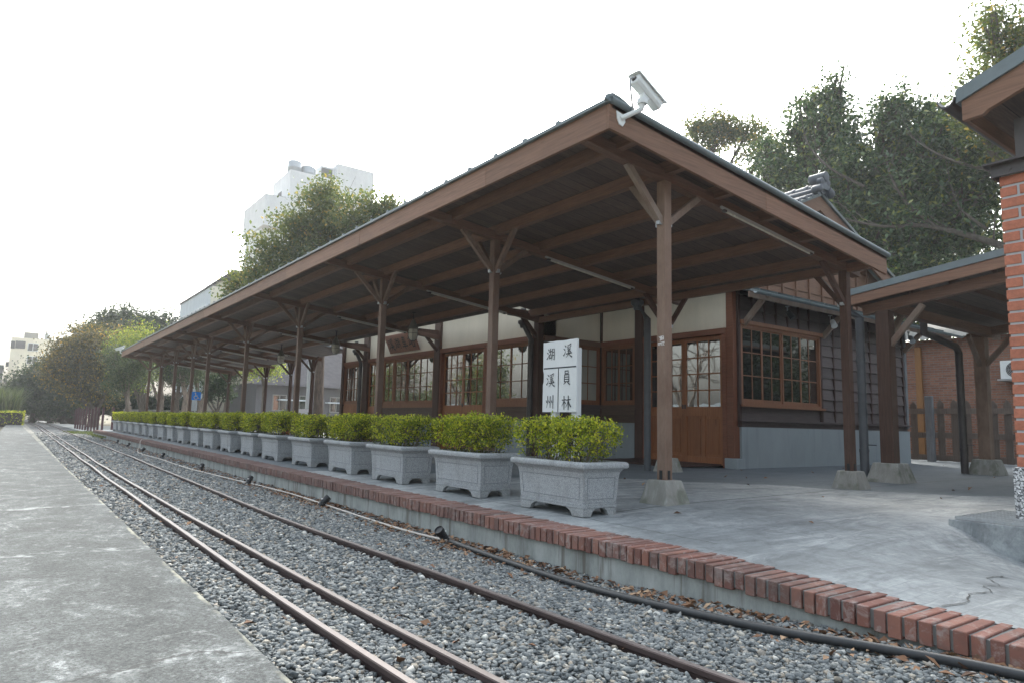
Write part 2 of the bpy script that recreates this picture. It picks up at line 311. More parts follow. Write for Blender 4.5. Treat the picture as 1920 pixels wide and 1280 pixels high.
def cement_floor():
    b = NB('cement_platform'); v = b.coord(); n = b.noise(v, 0.9, 7, 0.7, 0.4); n2 = b.noise(b.coord((0.5, 1.8, 1)), 1.2, 6, 0.75, 0.8); n3 = b.noise(v, 35, 4)
    col = b.ramp(n, [(0.28, (0.17, 0.185, 0.195)), (0.5, (0.285, 0.305, 0.315)), (0.72, (0.42, 0.435, 0.44))])
    col = b.mix(b.ramp(n2, [(0.48, gray(0)), (0.66, gray(0.85))]), col, (0.135, 0.15, 0.16))
    col = b.mix(b.ramp(n3, [(0.3, gray(0.3)), (0.55, gray(0))]), col, (0.16, 0.17, 0.17))
    n4 = b.noise(v, 5.5, 9, 0.78, 0.6); col = b.mix(1.0, col, b.ramp(n4, [(0.30, gray(0.62)), (0.5, gray(1.0)), (0.70, gray(1.28))]), 'MULTIPLY')
    n5 = b.noise(b.coord((0.35, 2.2, 1)), 2.0, 7, 0.75, 1.2); col = b.mix(b.ramp(n5, [(0.56, gray(0)), (0.66, gray(0.5))]), col, (0.52, 0.54, 0.54))
    s = b.n('ShaderNodeSeparateXYZ', {0: v}); x, y = s.outputs[0], s.outputs[1]
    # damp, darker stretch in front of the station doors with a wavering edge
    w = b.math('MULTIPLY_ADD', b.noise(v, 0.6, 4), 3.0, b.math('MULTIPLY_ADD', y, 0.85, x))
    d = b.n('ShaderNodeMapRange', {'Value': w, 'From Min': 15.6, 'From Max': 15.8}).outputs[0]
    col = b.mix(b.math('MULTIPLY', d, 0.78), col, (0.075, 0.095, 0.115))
    # a dark construction joint and cracks
    j = b.math('ABSOLUTE', b.math('ADD', b.math('MULTIPLY_ADD', x, -0.03, y), b.math('MULTIPLY_ADD', b.noise(v, 5, 4), 0.05, -4.93)))
    jm = b.math('MULTIPLY', b.math('LESS_THAN', j, 0.016), b.math('GREATER_THAN', x, 5.0)); col = b.mix(b.math('MULTIPLY', jm, 0.8), col, (0.05, 0.055, 0.06))
    j2 = b.math('ABSOLUTE', b.math('ADD', x, b.math('MULTIPLY_ADD', b.noise(v, 2, 5), 0.2, -4.62)))
    jm2 = b.math('MULTIPLY', b.math('LESS_THAN', j2, 0.010), b.math('GREATER_THAN', y, 3.4)); col = b.mix(b.math('MULTIPLY', jm2, 0.65), col, (0.07, 0.075, 0.07))
    cr = b.n('ShaderNodeTexVoronoi', {'Vector': b.n('ShaderNodeVectorMath', {0: v, 1: b.n('ShaderNodeTexNoise', {'Vector': v, 'Scale': 4.0, 'Detail': 4.0}).outputs[1]}, operation='ADD').outputs[0], 'Scale': 0.55}, feature='DISTANCE_TO_EDGE').outputs[0]
    
    # broom-finish grid scored in the ramp
    br = b.math('SINE', b.math('MULTIPLY', b.math('ADD', x, b.math('MULTIPLY', b.noise(v, 3, 3), 0.06)), 70.0)); br2 = b.math('SINE', b.math('MULTIPLY', b.math('ADD', y, b.math('MULTIPLY', b.noise(v, 3, 3), 0.06)), 70.0))
    ln = b.math('MAXIMUM', b.ramp(br, [(0.92, gray(0)), (1, gray(1))]), b.ramp(br2, [(0.92, gray(0)), (1, gray(1))])); near = b.math('MULTIPLY', b.math('LESS_THAN', y, 4.6), b.math('GREATER_THAN', b.noise(v, 1.3, 4), 0.47))
    col = b.mix(b.math('MULTIPLY', b.math('MULTIPLY', ln, near), 0.3), col, (0.14, 0.15, 0.16))
    b.base(col); b.rough(b.ramp(n, [(0.3, gray(0.55)), (0.7, gray(0.8))])); b.bump(n3, 0.15, 0.004); return b.m
M['cement'] = cement_floor()

def walkway_mat():
    b = NB('weathered_walkway_concrete'); v = b.coord(); n = b.noise(b.coord((1.3, 0.9, 1)), 1.9, 12, 0.80, 0.4); f = b.noise(v, 75, 6, 0.85); m_ = b.noise(v, 9, 6, 0.75)
    col = b.ramp(n, [(0.36, (0.036, 0.04, 0.041)), (0.50, (0.066, 0.072, 0.073)), (0.575, (0.115, 0.124, 0.126)), (0.66, (0.31, 0.33, 0.335))])
    col = b.mix(b.ramp(m_, [(0.35, gray(0.5)), (0.6, gray(0))]), col, (0.075, 0.08, 0.08)); col = b.mix(b.ramp(m_, [(0.55, gray(0)), (0.75, gray(0.5))]), col, (0.36, 0.37, 0.37))
    col = b.mix(0.75, col, b.mix(1.0, col, b.ramp(f, [(0.40, gray(0.25)), (0.62, gray(2.1))]), 'MULTIPLY'))
    s = b.n('ShaderNodeSeparateXYZ', {0: v}); x, y = s.outputs[0], s.outputs[1]
    e = b.n('ShaderNodeMapRange', {'Value': b.math('MULTIPLY_ADD', b.noise(v, 7, 5), 0.08, x), 'From Min': 0.975, 'From Max': 0.99}).outputs[0]
    col = b.mix(b.math('MULTIPLY', e, b.ramp(b.noise(v, 3.0, 4), [(0.45, gray(0)), (0.58, gray(0.8))])), col, (0.36, 0.35, 0.28))
    # pale cracked patches of repair mortar at the slab joints
    yy = b.math('MULTIPLY_ADD', b.noise(v, 2.5, 5), 0.5, y); fr = b.math('ABSOLUTE', b.math('SUBTRACT', b.math('FRACT', b.math('DIVIDE', b.math('SUBTRACT', yy, 1.95), 2.8)), 0.5))
    pm = b.math('MULTIPLY', b.ramp(fr, [(0.0, gray(1)), (0.04, gray(0))]), b.math('MULTIPLY', b.math('LESS_THAN', y, 9.0), b.ramp(b.noise(v, 3.0, 6, 0.7), [(0.47, gray(0)), (0.56, gray(0.8))]))); col = b.mix(pm, col, (0.50, 0.53, 0.53))
    fc = b.math('LESS_THAN', fr, 0.004); col = b.mix(b.math('MULTIPLY', fc, 0.7), col, (0.04, 0.04, 0.04))
    b.base(col); b.rough(0.9); b.bump(f, 0.35, 0.006); return b.m
M['walkway'] = walkway_mat()

def wall_concrete():
    b = NB('stained_platform_wall'); n = b.noise(b.coord((1.2, 1.2, 0.45)), 2.4, 7, 0.72); n2 = b.noise(b.coord((1, 7, 0.5)), 1.4, 4, 0.6)
    col = b.ramp(n, [(0.3, (0.17, 0.18, 0.17)), (0.5, (0.32, 0.34, 0.33)), (0.7, (0.47, 0.49, 0.48))]); col = b.mix(b.ramp(n2, [(0.54, gray(0)), (0.64, gray(0.75))]), col, (0.13, 0.115, 0.095))
    b.base(col); b.rough(0.9); b.bump(b.noise(b.coord(), 50, 4), 0.2, 0.005); return b.m
M['facewall'] = wall_concrete()

def ballast_base():
    b = NB('ballast_bed'); v = b.coord(); vo = b.n('ShaderNodeTexVoronoi', {'Vector': v, 'Scale': 30.0}); r = b.n('ShaderNodeSeparateColor', {0: vo.outputs['Color']}).outputs[0]
    n = b.noise(v, 0.5, 5); col = b.ramp(r, [(0, (0.085, 0.09, 0.10)), (0.4, (0.17, 0.18, 0.19)), (0.8, (0.27, 0.28, 0.29)), (1, (0.42, 0.42, 0.41))])
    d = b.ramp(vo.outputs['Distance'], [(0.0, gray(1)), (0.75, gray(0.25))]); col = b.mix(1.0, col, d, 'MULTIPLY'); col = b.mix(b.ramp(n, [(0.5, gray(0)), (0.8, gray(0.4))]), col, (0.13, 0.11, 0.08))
    b.base(col); b.rough(0.9); b.bump(vo.outputs['Distance'], -0.9, 0.02); return b.m
M['ballast'] = ballast_base()
def stone():
    b = NB('ballast_stone'); i = b.isl(); n = b.noise(b.coord(), 60, 4)
    col = b.ramp(i, [(0, (0.10, 0.112, 0.118)), (0.3, (0.155, 0.168, 0.174)), (0.62, (0.22, 0.232, 0.232)), (0.80, (0.29, 0.295, 0.285)), (0.88, (0.25, 0.215, 0.175)), (0.95, (0.36, 0.33, 0.28)), (1, (0.56, 0.56, 0.53))])
    col = b.mix(1.0, col, b.ramp(n, [(0.3, gray(0.75)), (0.7, gray(1.25))]), 'MULTIPLY'); b.base(col); b.rough(0.85); return b.m
M['stone'] = stone()
def dryleaf():
    b = NB('dry_leaf'); i = b.isl(); b.base(b.ramp(i, [(0, (0.085, 0.045, 0.028)), (0.4, (0.19, 0.095, 0.05)), (0.75, (0.28, 0.155, 0.085)), (1, (0.40, 0.27, 0.17))])); b.rough(0.8); return b.m
M['dryleaf'] = dryleaf()
def rail_mat():
    b = NB('rusty_rail'); v = b.coord((1, 0.2, 1)); n = b.noise(v, 22, 6, 0.7); up = b.n('ShaderNodeSeparateXYZ', {0: b.n('ShaderNodeNewGeometry').outputs['Normal']}).outputs[2]
    col = b.ramp(n, [(0.3, (0.045, 0.030, 0.030)), (0.6, (0.078, 0.054, 0.052)), (0.8, (0.12, 0.092, 0.086))])
    top = b.math('MULTIPLY', b.ramp(up, [(0.8, gray(0)), (0.97, gray(1))]), 0.6); col = b.mix(top, col, (0.20, 0.18, 0.18)); b.base(col)
    b.rough(b.math('MULTIPLY_ADD', top, -0.35, 0.65)); b.p.inputs['Metallic'].default_value = 0.35; b.bump(n, 0.2, 0.003); return b.m
M['rail'] = rail_mat()
def ground_mat():
    b = NB('ground_soil_grass'); v = b.coord(); n = b.noise(v, 0.35, 6, 0.65); n2 = b.noise(v, 14, 6, 0.75)
    col = b.ramp(n, [(0.38, (0.10, 0.085, 0.06)), (0.55, (0.17, 0.15, 0.11)), (0.68, (0.075, 0.095, 0.035))]); col = b.mix(0.6, col, b.mix(1.0, col, b.ramp(n2, [(0.3, gray(0.5)), (0.7, gray(1.5))]), 'MULTIPLY'))
    b.base(col); b.rough(0.95); b.bump(n2, 0.4, 0.03); return b.m
M['ground'] = ground_mat(); M['path'] = plaster('pale_path_concrete', (0.42, 0.42, 0.41), 0.3)

def leaf(name, stops, trans=0.45, rough=0.5):
    b = NB(name); i = b.isl(); col = b.ramp(i, stops); b.base(col); b.rough(rough); b.p.inputs['Specular IOR Level'].default_value = 0.35
    t = b.n('ShaderNodeBsdfTranslucent', {'Color': b.mix(1.0, col, (1.5, 1.45, 0.8), 'MULTIPLY')}); mx = b.n('ShaderNodeMixShader', {0: trans}); b.l(b.p.outputs[0], mx.inputs[1]); b.l(t.outputs[0], mx.inputs[2]); b.l(mx.outputs[0], b.out.inputs[0]); return b.m
M['lf_banyan'] = leaf('banyan_leaf', [(0, (0.020, 0.046, 0.024)), (0.5, (0.056, 0.112, 0.054)), (0.86, (0.135, 0.200, 0.100)), (1, (0.28, 0.30, 0.09))], 0.22, 0.28)
M['lf_olive'] = leaf('olive_leaf', [(0, (0.05, 0.08, 0.035)), (0.55, (0.10, 0.135, 0.055)), (0.88, (0.15, 0.165, 0.065)), (1, (0.38, 0.27, 0.08))], 0.5, 0.38)
M['lf_dark'] = leaf('dark_leaf', [(0, (0.012, 0.024, 0.016)), (0.6, (0.03, 0.055, 0.03)), (1, (0.06, 0.085, 0.04))], 0.3)
M['lf_brown'] = leaf('autumn_leaf', [(0, (0.055, 0.06, 0.04)), (0.5, (0.11, 0.105, 0.055)), (0.82, (0.17, 0.145, 0.06)), (1, (0.44, 0.27, 0.06))], 0.4)
M['lf_grey'] = leaf('greygreen_leaf', [(0, (0.045, 0.065, 0.045)), (0.6, (0.085, 0.115, 0.07)), (1, (0.14, 0.165, 0.09))], 0.4)
M['lf_bright'] = leaf('bright_leaf', [(0, (0.10, 0.16, 0.03)), (0.6, (0.20, 0.26, 0.05)), (1, (0.36, 0.36, 0.07))], 0.5)
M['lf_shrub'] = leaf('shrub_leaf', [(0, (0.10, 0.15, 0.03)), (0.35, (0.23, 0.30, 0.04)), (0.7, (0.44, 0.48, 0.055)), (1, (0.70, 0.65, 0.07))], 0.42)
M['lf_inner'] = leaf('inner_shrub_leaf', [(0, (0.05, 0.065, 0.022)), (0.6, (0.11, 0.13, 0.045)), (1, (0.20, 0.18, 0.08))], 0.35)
M['lf_grass'] = leaf('grass_blade', [(0, (0.05, 0.08, 0.02)), (1, (0.14, 0.17, 0.05))], 0.3)
def bark(name, c):
    b = NB(name); n = b.noise(b.coord((1, 1, 0.3)), 9, 6, 0.7); b.base(b.ramp(n, [(0.3, mul(c, 0.5)), (0.7, mul(c, 1.4))])); b.rough(0.9); b.bump(n, 0.6, 0.02); return b.m
M['bark'] = bark('grey_bark', (0.14, 0.115, 0.095)); M['barkdark'] = bark('dark_bark', (0.07, 0.055, 0.045)); M['barkpale'] = bark('pale_mottled_bark', (0.22, 0.17, 0.135)); M['barkmott'] = bark('brown_mottled_bark', (0.12, 0.085, 0.065)); M['barkmott2'] = bark('grey_brown_bark', (0.095, 0.080, 0.068)); M['twig'] = bark('shrub_twig', (0.17, 0.14, 0.115))

# ------------------------------------------------------------------ ground, track bed, platforms
b = MB(); b.quad((-300, -60, -0.14), (400, -60, -0.14), (400, 600, -0.14), (-300, 600, -0.14)); tag(b.build('ground', M['ground']), kind='structure')
BX = [0.6, 1.5, 2.55, 2.9, 3.2, 3.5, 3.9]; BY = [-4, 0, 1.5, 2.2, 3, 3.8, 6, 12, 24, 43, 60, 110]
b = MB(); b.add([(x, y, (-0.12 * min(1, max(0, (x - 2.55) / 0.95)) * min(1, max(0, (y - 1.5) / 2.3)) if y < 44 else 0.0)) for y in BY for x in BX], [(j*7+i, j*7+i+1, (j+1)*7+i+1, (j+1)*7+i) for j in range(len(BY)-1) for i in range(6)]); tag(b.build('track_bed', M['ballast']), kind='structure')
b = MB(); b.prism([(3.75, 47, -0.03), (9.5, 44, -0.03), (40, 60, -0.03), (40, 75, -0.03), (9, 64, -0.03), (5.0, 75, -0.03), (4.6, 112, -0.03), (2.9, 112, -0.03), (3.6, 78, -0.03)], (0, 0, 0.04)); tag(b.build('path', M['path']), kind='structure')

def hb(x, y): return -0.12 * min(1, max(0, (x - 2.55) / 0.95)) * min(1, max(0, (y - 1.5) / 2.3))
def hbn(x, y): return -0.12 * np.clip((x - 2.55) / 0.95, 0, 1) * np.clip((y - 1.5) / 2.3, 0, 1)
def zfront(y): return 0.20 - 0.038 * max(0.0, 3.0 - y)
def zf(x, y):
    base = 0.20 + 0.05 * min(1, max(0, (x - 4.2) / 1.8)) + 0.02 * min(1, max(0, (x - 6) / 6))
    k = 0.038 + 0.36 * min(1, max(0, (x - 4.6) / 2.7)) ** 1.4
    d = max(0.0, 3.0 - y); t = max(0, min(1, d / 0.5)); lim = 0.30
    return max(base - k * d * t - (0.0 if x < 4.6 else 0.0), min(base, 0.0) + 0.0) if base - k * d * t > -0.02 else -0.02
def platform():
    xs = list(np.arange(4.16, 8.2, 0.16)) + [8.6, 9.5, 11, 12.5, 15, 18, 21, 24.5]
    ys = list(np.arange(-2.0, 3.6, 0.14)) + [4, 5, 6, 8, 10, 14, 20, 28, 36, 43]
    b = MB(); nx = len(xs)
    vs = [(x, y, zf(x, y) if x > 4.3 else zfront(y) - 0.004) for y in ys for x in xs]
    fs = [(j*nx+i, j*nx+i+1, (j+1)*nx+i+1, (j+1)*nx+i) for j in range(len(ys)-1) for i in range(nx-1)]
    b.add(vs, fs); o = b.build('platform', M['cement'], smooth=40); tag(o, kind='structure')
    b = MB()                                            # concrete face under the bricks
    yy = [-2, 1, 3, 10, 20, 43]
    b.rings([[(3.865, y, -0.25), (4.3, y, -0.25), (4.3, y, zfront(y) - 0.105), (3.865, y, zfront(y) - 0.105)] for y in yy]); b.build('platform_wall', M['facewall'], o)
    b = MB(); b.rings([[(3.836, y, zfront(y) - 0.106), (4.19, y, zfront(y) - 0.106), (4.19, y, zfront(y) - 0.011), (3.836, y, zfront(y) - 0.011)] for y in yy]); b.build('mortar_bed', M['mortar'], o)
    b = MB(); y = -1.9
    while y < 42.9:
        w = 0.058 + random.uniform(-0.004, 0.006); g = random.uniform(0.015, 0.025); j = random.uniform(-0.008, 0.007); z = zfront(y) + random.uniform(-0.005, 0.004); t = random.uniform(-0.004, 0.004)
        c = 0.004; x0, x1, z0 = 3.82 + j, 4.185 + random.uniform(-0.012, 0.012), z - 0.115 + random.uniform(-0.006, 0.004)
        r = lambda q: [(x0+q, y+q, z0), (x1, y+q+t, z0), (x1, y+w-q+t, z0), (x0+q, y+w-q, z0)]
        lo = [(x0+c, y+c, z0), (x1, y+c+t, z0), (x1, y+w-c+t, z0), (x0+c, y+w-c, z0)]
        m1 = [(x0, y, z0+c), (x1, y+t, z0+c), (x1, y+w+t, z0+c), (x0, y+w, z0+c)]
        m2 = [(x0, y, z-c), (x1, y+t, z-c), (x1, y+w+t, z-c), (x0, y+w, z-c)]
        up = [(x0+c, y+c, z), (x1-c, y+c+t, z), (x1-c, y+w-c+t, z), (x0+c, y+w-c, z)]
        b.rings([lo, m1, m2, up]); y += w + g
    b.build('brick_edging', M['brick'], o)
    return o
platform()

b = MB(); n = 60; L = []
for k in range(n + 1):
    y = -3 + (66 + 3) * k / n; j = random.uniform(-0.006, 0.006); L.append((0.972 + j + max(0, y - 16) * 0.0075, y, -0.05 + max(0, y - 25) * 0.011))
top = 0.10
rg = [[(-0.6 + max(0, y) * 0.011, y, -0.06), (x, y, -0.06), (x, y, top - 0.012), (x - 0.012, y, top), (-0.6 + max(0, y) * 0.011, y, top)] for x, y, _ in L]
b.rings(rg); tag(b.build('walkway', M['walkway']), kind='structure')
b = MB(); b.box(-1.2, 26, -0.05, -0.62, 64, 0.06); tag(b.build('kerb', M['path']), kind='structure')

RAILS = [[(1.42,-3),(1.39,2.5),(1.365,4.6),(1.38,8),(1.41,12.7),(1.60,33),(1.86,60),(1.75,78),(1.2,108)], [(1.80,-3),(1.72,2.3),(1.65,4),(1.62,8),(1.625,14.8),(1.90,39),(2.15,60),(2.05,78),(1.5,108)], [(2.62,-3),(2.54,1.8),(2.50,3.2),(2.43,5.7),(2.40,8.1),(2.46,12),(2.58,21),(2.72,44),(2.98,60),(2.9,78),(2.35,108)]]
def rail_x(k, y):
    P = RAILS[k]; return float(np.interp(y, [p[1] for p in P], [p[0] for p in P]))
RL = ['rusty steel rail laid closest to the concrete walkway', 'rusty steel rail in the middle of the three-rail track', 'rusty steel rail closest to the brick edged platform']
PROF = [(-0.045,-0.01),(0.045,-0.01),(0.045,0.0),(0.012,0.012),(0.012,0.035),(0.021,0.045),(0.021,0.066),(0.016,0.071),(-0.016,0.071),(-0.021,0.066),(-0.021,0.045),(-0.012,0.035),(-0.012,0.012),(-0.045,0.0)]
for k in range(3):
    b = MB(); ys = np.concatenate([np.arange(-3, 40, 0.8), np.arange(40, 105, 3)]); rg = []
    for y in ys:
        s_ = np.mean([rail_x(k, y + d) for d in np.linspace(-1.2, 1.2, 9)]); x = s_ + 0.006 * math.sin(y * 1.3 + k) + random.uniform(-0.002, 0.002); dz = 0.004 * math.sin(y * 0.9 + 2 * k)
        rg.append([(x + px, y, pz + dz - 0.010) for px, pz in PROF])
    b.rings(rg); o = b.build('rail', M['rail'], smooth=30); tag(o, RL[k], 'rail', 'three rails of the dual gauge track')

# ballast stones near the camera, then ever sparser
phi = (1 + 5 ** .5) / 2
ICO = np.array([(-1,phi,0),(1,phi,0),(-1,-phi,0),(1,-phi,0),(0,-1,phi),(0,1,phi),(0,-1,-phi),(0,1,-phi),(phi,0,-1),(phi,0,1),(-phi,0,-1),(-phi,0,1)]) / math.hypot(1, phi)
ICF = np.array([(0,11,5),(0,5,1),(0,1,7),(0,7,10),(0,10,11),(1,5,9),(5,11,4),(11,10,2),(10,7,6),(7,1,8),(3,9,4),(3,4,2),(3,2,6),(3,6,8),(3,8,9),(4,9,5),(2,4,11),(6,2,10),(8,6,7),(9,8,1)])
def rand_rot(n):
    q = RNG.normal(size=(n, 4)); q /= np.linalg.norm(q, axis=1)[:, None]; w, x, y, z = q.T
    return np.stack([np.stack([1-2*(y*y+z*z), 2*(x*y-z*w), 2*(x*z+y*w)], -1), np.stack([2*(x*y+z*w), 1-2*(x*x+z*z), 2*(y*z-x*w)], -1), np.stack([2*(x*z-y*w), 2*(y*z+x*w), 1-2*(x*x+y*y)], -1)], 1)
def stones():
    V = []; F = []; off = 0
    for y0, y1, dens, r in ((0.8, 4, 4600, .0118), (4, 7, 3300, .0128), (7, 11, 2100, .0150), (11, 17, 1100, .019), (17, 28, 420, .025), (28, 44, 130, .034)):
        n = int((y1 - y0) * 2.95 * dens); y = RNG.uniform(y0, y1, n); x = RNG.uniform(0.94, 3.86, n) + np.maximum(0, y - 16) * 0.004
        keep = np.ones(n, bool)
        for k in range(3): keep &= np.abs(x - np.interp(y, [p[1] for p in RAILS[k]], [p[0] for p in RAILS[k]])) > 0.032
        keep &= x < 3.85
        x, y = x[keep], y[keep]; n = len(x); s = r * RNG.lognormal(0, 0.32, n).clip(0.5, 2.0)
        v = ICO[None] * (1 + RNG.uniform(-0.36, 0.30, (n, 12, 1))); v = v * np.stack([s * RNG.uniform(0.9, 1.5, n), s * RNG.uniform(0.8, 1.2, n), s * RNG.uniform(0.38, 0.7, n)], -1)[:, None]
        a = RNG.uniform(0, 2*math.pi, n); t = RNG.normal(0, 0.35, n); ca, sa, ct, st = np.cos(a), np.sin(a), np.cos(t), np.sin(t)
        X = v[..., 0] * ct[:, None] - v[..., 2] * st[:, None]; Z = v[..., 0] * st[:, None] + v[..., 2] * ct[:, None]; Y = v[..., 1]
        X, Y = X * ca[:, None] - Y * sa[:, None], X * sa[:, None] + Y * ca[:, None]
        z = RNG.uniform(0.004, 0.026, n) + hbn(x, y)
        V.append(np.stack([X + x[:, None], Y + y[:, None], Z + z[:, None]], -1).reshape(-1, 3)); F.append((ICF[None] + (np.arange(n) * 12)[:, None, None]).reshape(-1, 3) + off); off += n * 12
    tag(np_mesh('gravel', np.concatenate(V), np.concatenate(F), M['stone']), 'blue grey crushed stone ballast between and around the rails', kind='stuff')
stones()

def leaf_sheet(P, size, asp=0.5, curl=0.35, flat=False, level=0.0):
    """folded leaves: 6 verts, 2 quads each"""
    n = len(P); Rm = rand_rot(n)
    if flat:
        a = RNG.uniform(0, 2*math.pi, n); t = RNG.normal(0, 0.35, n); u = RNG.normal(0, 0.35, n)
        ca, sa = np.cos(a), np.sin(a); Rm = np.zeros((n, 3, 3)); Rm[:, 0, 0] = ca; Rm[:, 0, 1] = -sa; Rm[:, 1, 0] = sa; Rm[:, 1, 1] = ca; Rm[:, 2, 2] = 1; Rm[:, 2, 0] = t; Rm[:, 2, 1] = u
    if level:
        a = RNG.uniform(0, 2*math.pi, n); t = RNG.normal(0, level, n); u = RNG.normal(0, level, n); z_ = np.zeros(n); o_ = np.ones(n)
        A = np.stack([np.stack([np.cos(a), -np.sin(a), z_], -1), np.stack([np.sin(a), np.cos(a), z_], -1), np.stack([z_, z_, o_], -1)], 1)
        B_ = np.stack([np.stack([np.cos(t), z_, np.sin(t)], -1), np.stack([z_, o_, z_], -1), np.stack([-np.sin(t), z_, np.cos(t)], -1)], 1)
        C_ = np.stack([np.stack([o_, z_, z_], -1), np.stack([z_, np.cos(u), -np.sin(u)], -1), np.stack([z_, np.sin(u), np.cos(u)], -1)], 1); Rm = A @ B_ @ C_
    L = np.array([(-0.5, 0, 0), (-0.02, -asp/2, curl*asp/2), (-0.02, 0, 0), (-0.02, asp/2, curl*asp/2), (0.5, 0, 0.06)])
    v = np.einsum('nij,kj->nki', Rm, L) * size[:, None, None] + P[:, None]
    F = np.array([(0, 1, 2), (0, 2, 3), (1, 4, 2), (2, 4, 3)])
    return v.reshape(-1, 3), (F[None] + (np.arange(n) * 5)[:, None, None]).reshape(-1, 3)
def dry_leaves():
    n = 3600; y = np.concatenate([RNG.uniform(1.2, 12, int(n*0.6)), RNG.uniform(12, 36, n - int(n*0.6))]); x = 3.82 - np.abs(RNG.normal(0, 0.21, n))
    cl = 0.5 + 0.5*np.sin(y*2.1) * np.sin(y*0.77 + 1); keep = RNG.random(n) < (0.45 + 0.6*cl); x, y = x[keep], y[keep]
    m = 260; x = np.concatenate([x, RNG.uniform(1.0, 3.7, m)]); y = np.concatenate([y, RNG.uniform(1.5, 20, m)])
    extra = [(3.5, 5.8), (3.5, 9.1), (3.55, 7.2), (3.5, 12.5), (3.5, 10.8), (3.45, 16)]
    for ex, ey in extra: x = np.concatenate([x, RNG.normal(ex + 0.1, 0.12, 70)]); y = np.concatenate([y, RNG.normal(ey, 0.28, 70)])
    k = x < 3.84; x, y = x[k], y[k]
    z = 0.012 + RNG.uniform(0, 0.02, len(x)) + hbn(x, y) + 0.008; P = np.stack([x, y, z], -1)
    v, f = leaf_sheet(P, RNG.uniform(0.022, 0.080, len(x)) ** 1.0, 0.55, 0.7, True); tag(np_mesh('leaf_litter', v, f, M['dryleaf']), 'brown dry fallen leaves drifted along the foot of the platform wall', kind='stuff')
    n = 420; P = np.stack([RNG.uniform(4.4, 20, n), RNG.uniform(3, 9, n), np.full(n, 0.0)], -1); P = P[RNG.random(n) < 0.06]
    P[:, 2] = [zf(a, c) + 0.012 for a, c, _ in P]
    if len(P):
        v, f = leaf_sheet(P, RNG.uniform(0.05, 0.09, len(P)), 0.5, 0.8, True); tag(np_mesh('fallen_leaves', v, f, M['dryleaf']), 'a few dry leaves scattered on the cement platform floor', kind='stuff')
dry_leaves()

# grass patch by the red posts, blades
n = 5000; P = np.stack([RNG.uniform(2.7, 5.2, n), RNG.uniform(35, 47, n), np.full(n, 0.03)], -1); P = P[(P[:, 0] > 3.4) | (P[:, 1] > 42)]
P = P[~((P[:, 0] > 3.7) & (P[:, 1] < 43.2))]
v, f = leaf_sheet(P, RNG.uniform(0.06, 0.16, len(P)), 0.2); tag(np_mesh('grass', v, f, M['lf_grass']), 'short green grass beside the track by the dark red posts', kind='stuff')

